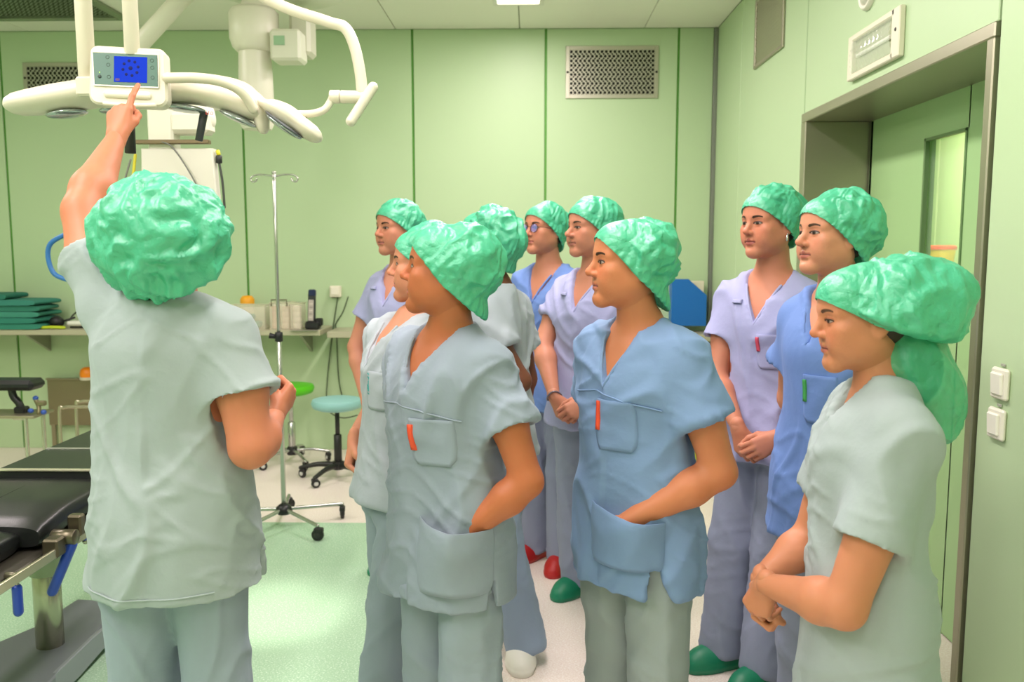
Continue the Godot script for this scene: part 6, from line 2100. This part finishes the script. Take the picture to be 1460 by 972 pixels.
	person({"seed": 8.0, "label": "person in sky blue scrubs with red chest tag and necklace, hand in pocket", "at": Vector2(0.285, -2.27), "yaw": -48.0, "h": 1.61, "hem": 0.66, "shirt": blue, "pants": cloth(146, 158, 158), "clogs": green_clog, "wide": 1.0, "folds": 1.2, "arm": 1.12, "loops": [{"called": "necklace", "at": Vector3(0, 1.305, 0.012), "basis": Basis(Vector3.RIGHT, 0.55), "r": 0.066, "rz": 0.082, "wire": 0.0013, "mat": mat("b99a52", 0.25, 0.8)}],
		"left": {"elbow": Vector3(0.478, 0.985, -2.13), "wrist": Vector3(0.222, 0.840, -2.125), "hand": "fist", "dir": Vector3(-0.2, -0.85, -0.45), "palm": Vector3(0.3, 0, -0.8), "thick": 1.08, "free": true}, "right": {"elbow": Vector3(0.20, 1.0, -2.50), "wrist": Vector3(0.25, 0.82, -2.46)}, "slits": [[Vector3(0.85, 0, 0.53), 0.11, 0.36, 0.15]],
		"head": {"yaw": -80.0, "pitch": 5.0, "at": Vector3(0.0, 1.50, 0.04)}, "skin": skin_mat(196, 124, 86, "b96a5e", "2a1a12", 8), "hair": brown, "face": {"full": 0.003},
		"cap": {"centre": Vector3(0, 0.03, -0.038), "radii": Vector3(0.098, 0.107, 0.096), "tilt": -38.0, "seed": 15.0, "back": -0.11, "rimback": 0.022, "front": 0.062},
		"patches": [{"called": "chest_pocket", "x0": -0.02, "x1": 0.09, "y0": 1.03, "y1": 1.16}, {"called": "red_tag", "x0": -0.018, "x1": -0.006, "y0": 1.08, "y1": 1.155, "off": 0.009, "round": 0.0, "cols": 4, "rows": 8, "mat": mat("e2502e", 0.6), "label": "orange-red name tag strip"}, {"called": "side_pocket", "x0": -0.085, "x1": 0.112, "y0": 0.735, "y1": 0.876, "bulge": 0.05, "round": 0.1, "slope": -0.03, "dir": Vector3(0.5, 0, 1)}], "seams": [{"path": [Vector2(-0.12, 1.165), Vector2(-0.03, 1.18), Vector2(0.05, 1.165), Vector2(0.16, 1.14)]}], "cell": 0.0078})
	person({"seed": 9.0, "label": "tall person in lavender scrubs with earring, hands clasped in front", "at": Vector2(0.855, -3.08), "yaw": -38.0, "h": 1.73, "hem": 0.80, "shirt": lav, "pants": lavp, "clogs": green_clog,
		"right": {"elbow": Vector3(0.675, 1.08, -3.10), "wrist": Vector3(0.715, 0.93, -2.93), "dir": Vector3(0.25, -0.95, 0.15), "palm": Vector3(0.6, 0.0, -0.6), "hand": "clasp", "free": true},
		"left": {"elbow": Vector3(1.0, 1.05, -2.92), "wrist": Vector3(0.83, 0.92, -2.83), "dir": Vector3(-0.85, -0.45, 0.1), "palm": Vector3(-0.2, -0.3, -0.9), "hand": "clasp", "free": true},
		"feet": [Vector3(0.07, 0, 0.16), Vector3(-0.11, 0, 0.10)], "toes": [-0.35, -0.6],
		"head": {"yaw": -60.0, "pitch": 2.0, "at": Vector3(0.0, 1.622, 0.035)}, "earring": true, "skin": skin_mat(198, 130, 102, "a85c55", "2c1c14", 9), "hair": mat("1a120d", 0.6),
		"cap": {"centre": Vector3(0, 0.045, -0.04), "radii": Vector3(0.094, 0.092, 0.122), "tilt": -25.0, "seed": 17.0, "crease": 0.8},
		"patches": [{"called": "chest_pocket", "x0": 0.015, "x1": 0.115, "y0": 1.13, "y1": 1.25}, {"called": "loop_tab", "x0": -0.09, "x1": -0.055, "y0": 1.35, "y1": 1.364, "cols": 6, "rows": 4, "round": 0.0, "off": 0.008}, {"called": "red_tag", "x0": 0.015, "x1": 0.026, "y0": 1.19, "y1": 1.24, "off": 0.009, "round": 0.0, "cols": 4, "rows": 8, "mat": mat("d8506a", 0.6), "label": "pinkish red name tag strip"}]})
	person({"seed": 10.0, "label": "person in cornflower blue scrubs with green pocket tag, near the door", "at": Vector2(0.915, -2.58), "yaw": -55.0, "h": 1.69, "hem": 0.665, "shirt": deep, "pants": lavp, "clogs": green_clog,
		"left": {"elbow": Vector3(1.10, 1.10, -2.60), "wrist": Vector3(1.08, 0.90, -2.70)}, "right": {"elbow": Vector3(0.85, 1.08, -2.80), "wrist": Vector3(0.93, 0.88, -2.74)},
		"head": {"yaw": -72.0, "pitch": 5.0, "at": Vector3(0.0, 1.578, 0.04)}, "skin": skin_mat(200, 138, 108, "b5685c", "3a2a1e", 10), "face": {"nose": 0.005, "jaw": 1.06, "chin": 0.003}, "hair": brown,
		"cap": {"centre": Vector3(0, 0.035, -0.042), "radii": Vector3(0.102, 0.104, 0.118), "tilt": -25.0, "seed": 19.0, "back": -0.09, "rimback": 0.01},
		"patches": [{"called": "chest_pocket", "x0": 0.0, "x1": 0.10, "y0": 1.04, "y1": 1.18}, {"called": "green_tag", "x0": 0.0, "x1": 0.012, "y0": 1.10, "y1": 1.165, "off": 0.009, "round": 0.0, "cols": 4, "rows": 8, "mat": mat("3f9a50", 0.6), "label": "green name tag strip"}]})
	person({"seed": 11.0, "label": "short person in pale grey scrubs with a huge double cap at the right", "at": Vector2(0.728, -1.80), "yaw": -92.0, "h": 1.50, "hem": 0.55, "shirt": sage, "pants": greyp, "clogs": green_clog, "shoulder": 0.15, "arm": 1.1, "wide": 1.02, "sleeve": 0.62, "vneck": 0.785,
		"left": {"elbow": Vector3(0.615, 0.848, -1.63), "wrist": Vector3(0.515, 0.818, -1.82), "dir": Vector3(-0.15, -0.85, -0.4), "palm": Vector3(0.6, 0.0, -0.5), "hand": "clasp", "free": true, "thick": 1.05},
		"right": {"elbow": Vector3(0.66, 0.86, -1.98), "wrist": Vector3(0.53, 0.79, -1.92), "dir": Vector3(-0.1, -0.95, 0.1), "palm": Vector3(0.7, 0.0, 0.3), "hand": "fist", "free": true},
		"head": {"yaw": -92.0, "pitch": -3.0, "at": Vector3(0.0, 1.40, 0.035)}, "skin": skin_mat(190, 126, 92, "b5685c", "4a3324", 11, 0.002), "hair": mat("2c1d14", 0.6), "bun": [[Vector3(0, -0.115, -0.115), Vector3(0.055, 0.08, 0.05)]],
		"cell": 0.0078, "lobe": {"centre": Vector3(0, -0.135, -0.115), "radii": Vector3(0.086, 0.155, 0.085), "tilt": 20.0, "mat": fold_mat},
		"cap": {"centre": Vector3(0, 0.015, -0.072), "radii": Vector3(0.128, 0.120, 0.162), "tilt": 10.0, "seed": 24.0, "crease": 1.0, "front": 0.046, "back": -0.06, "rimback": 0.05}})
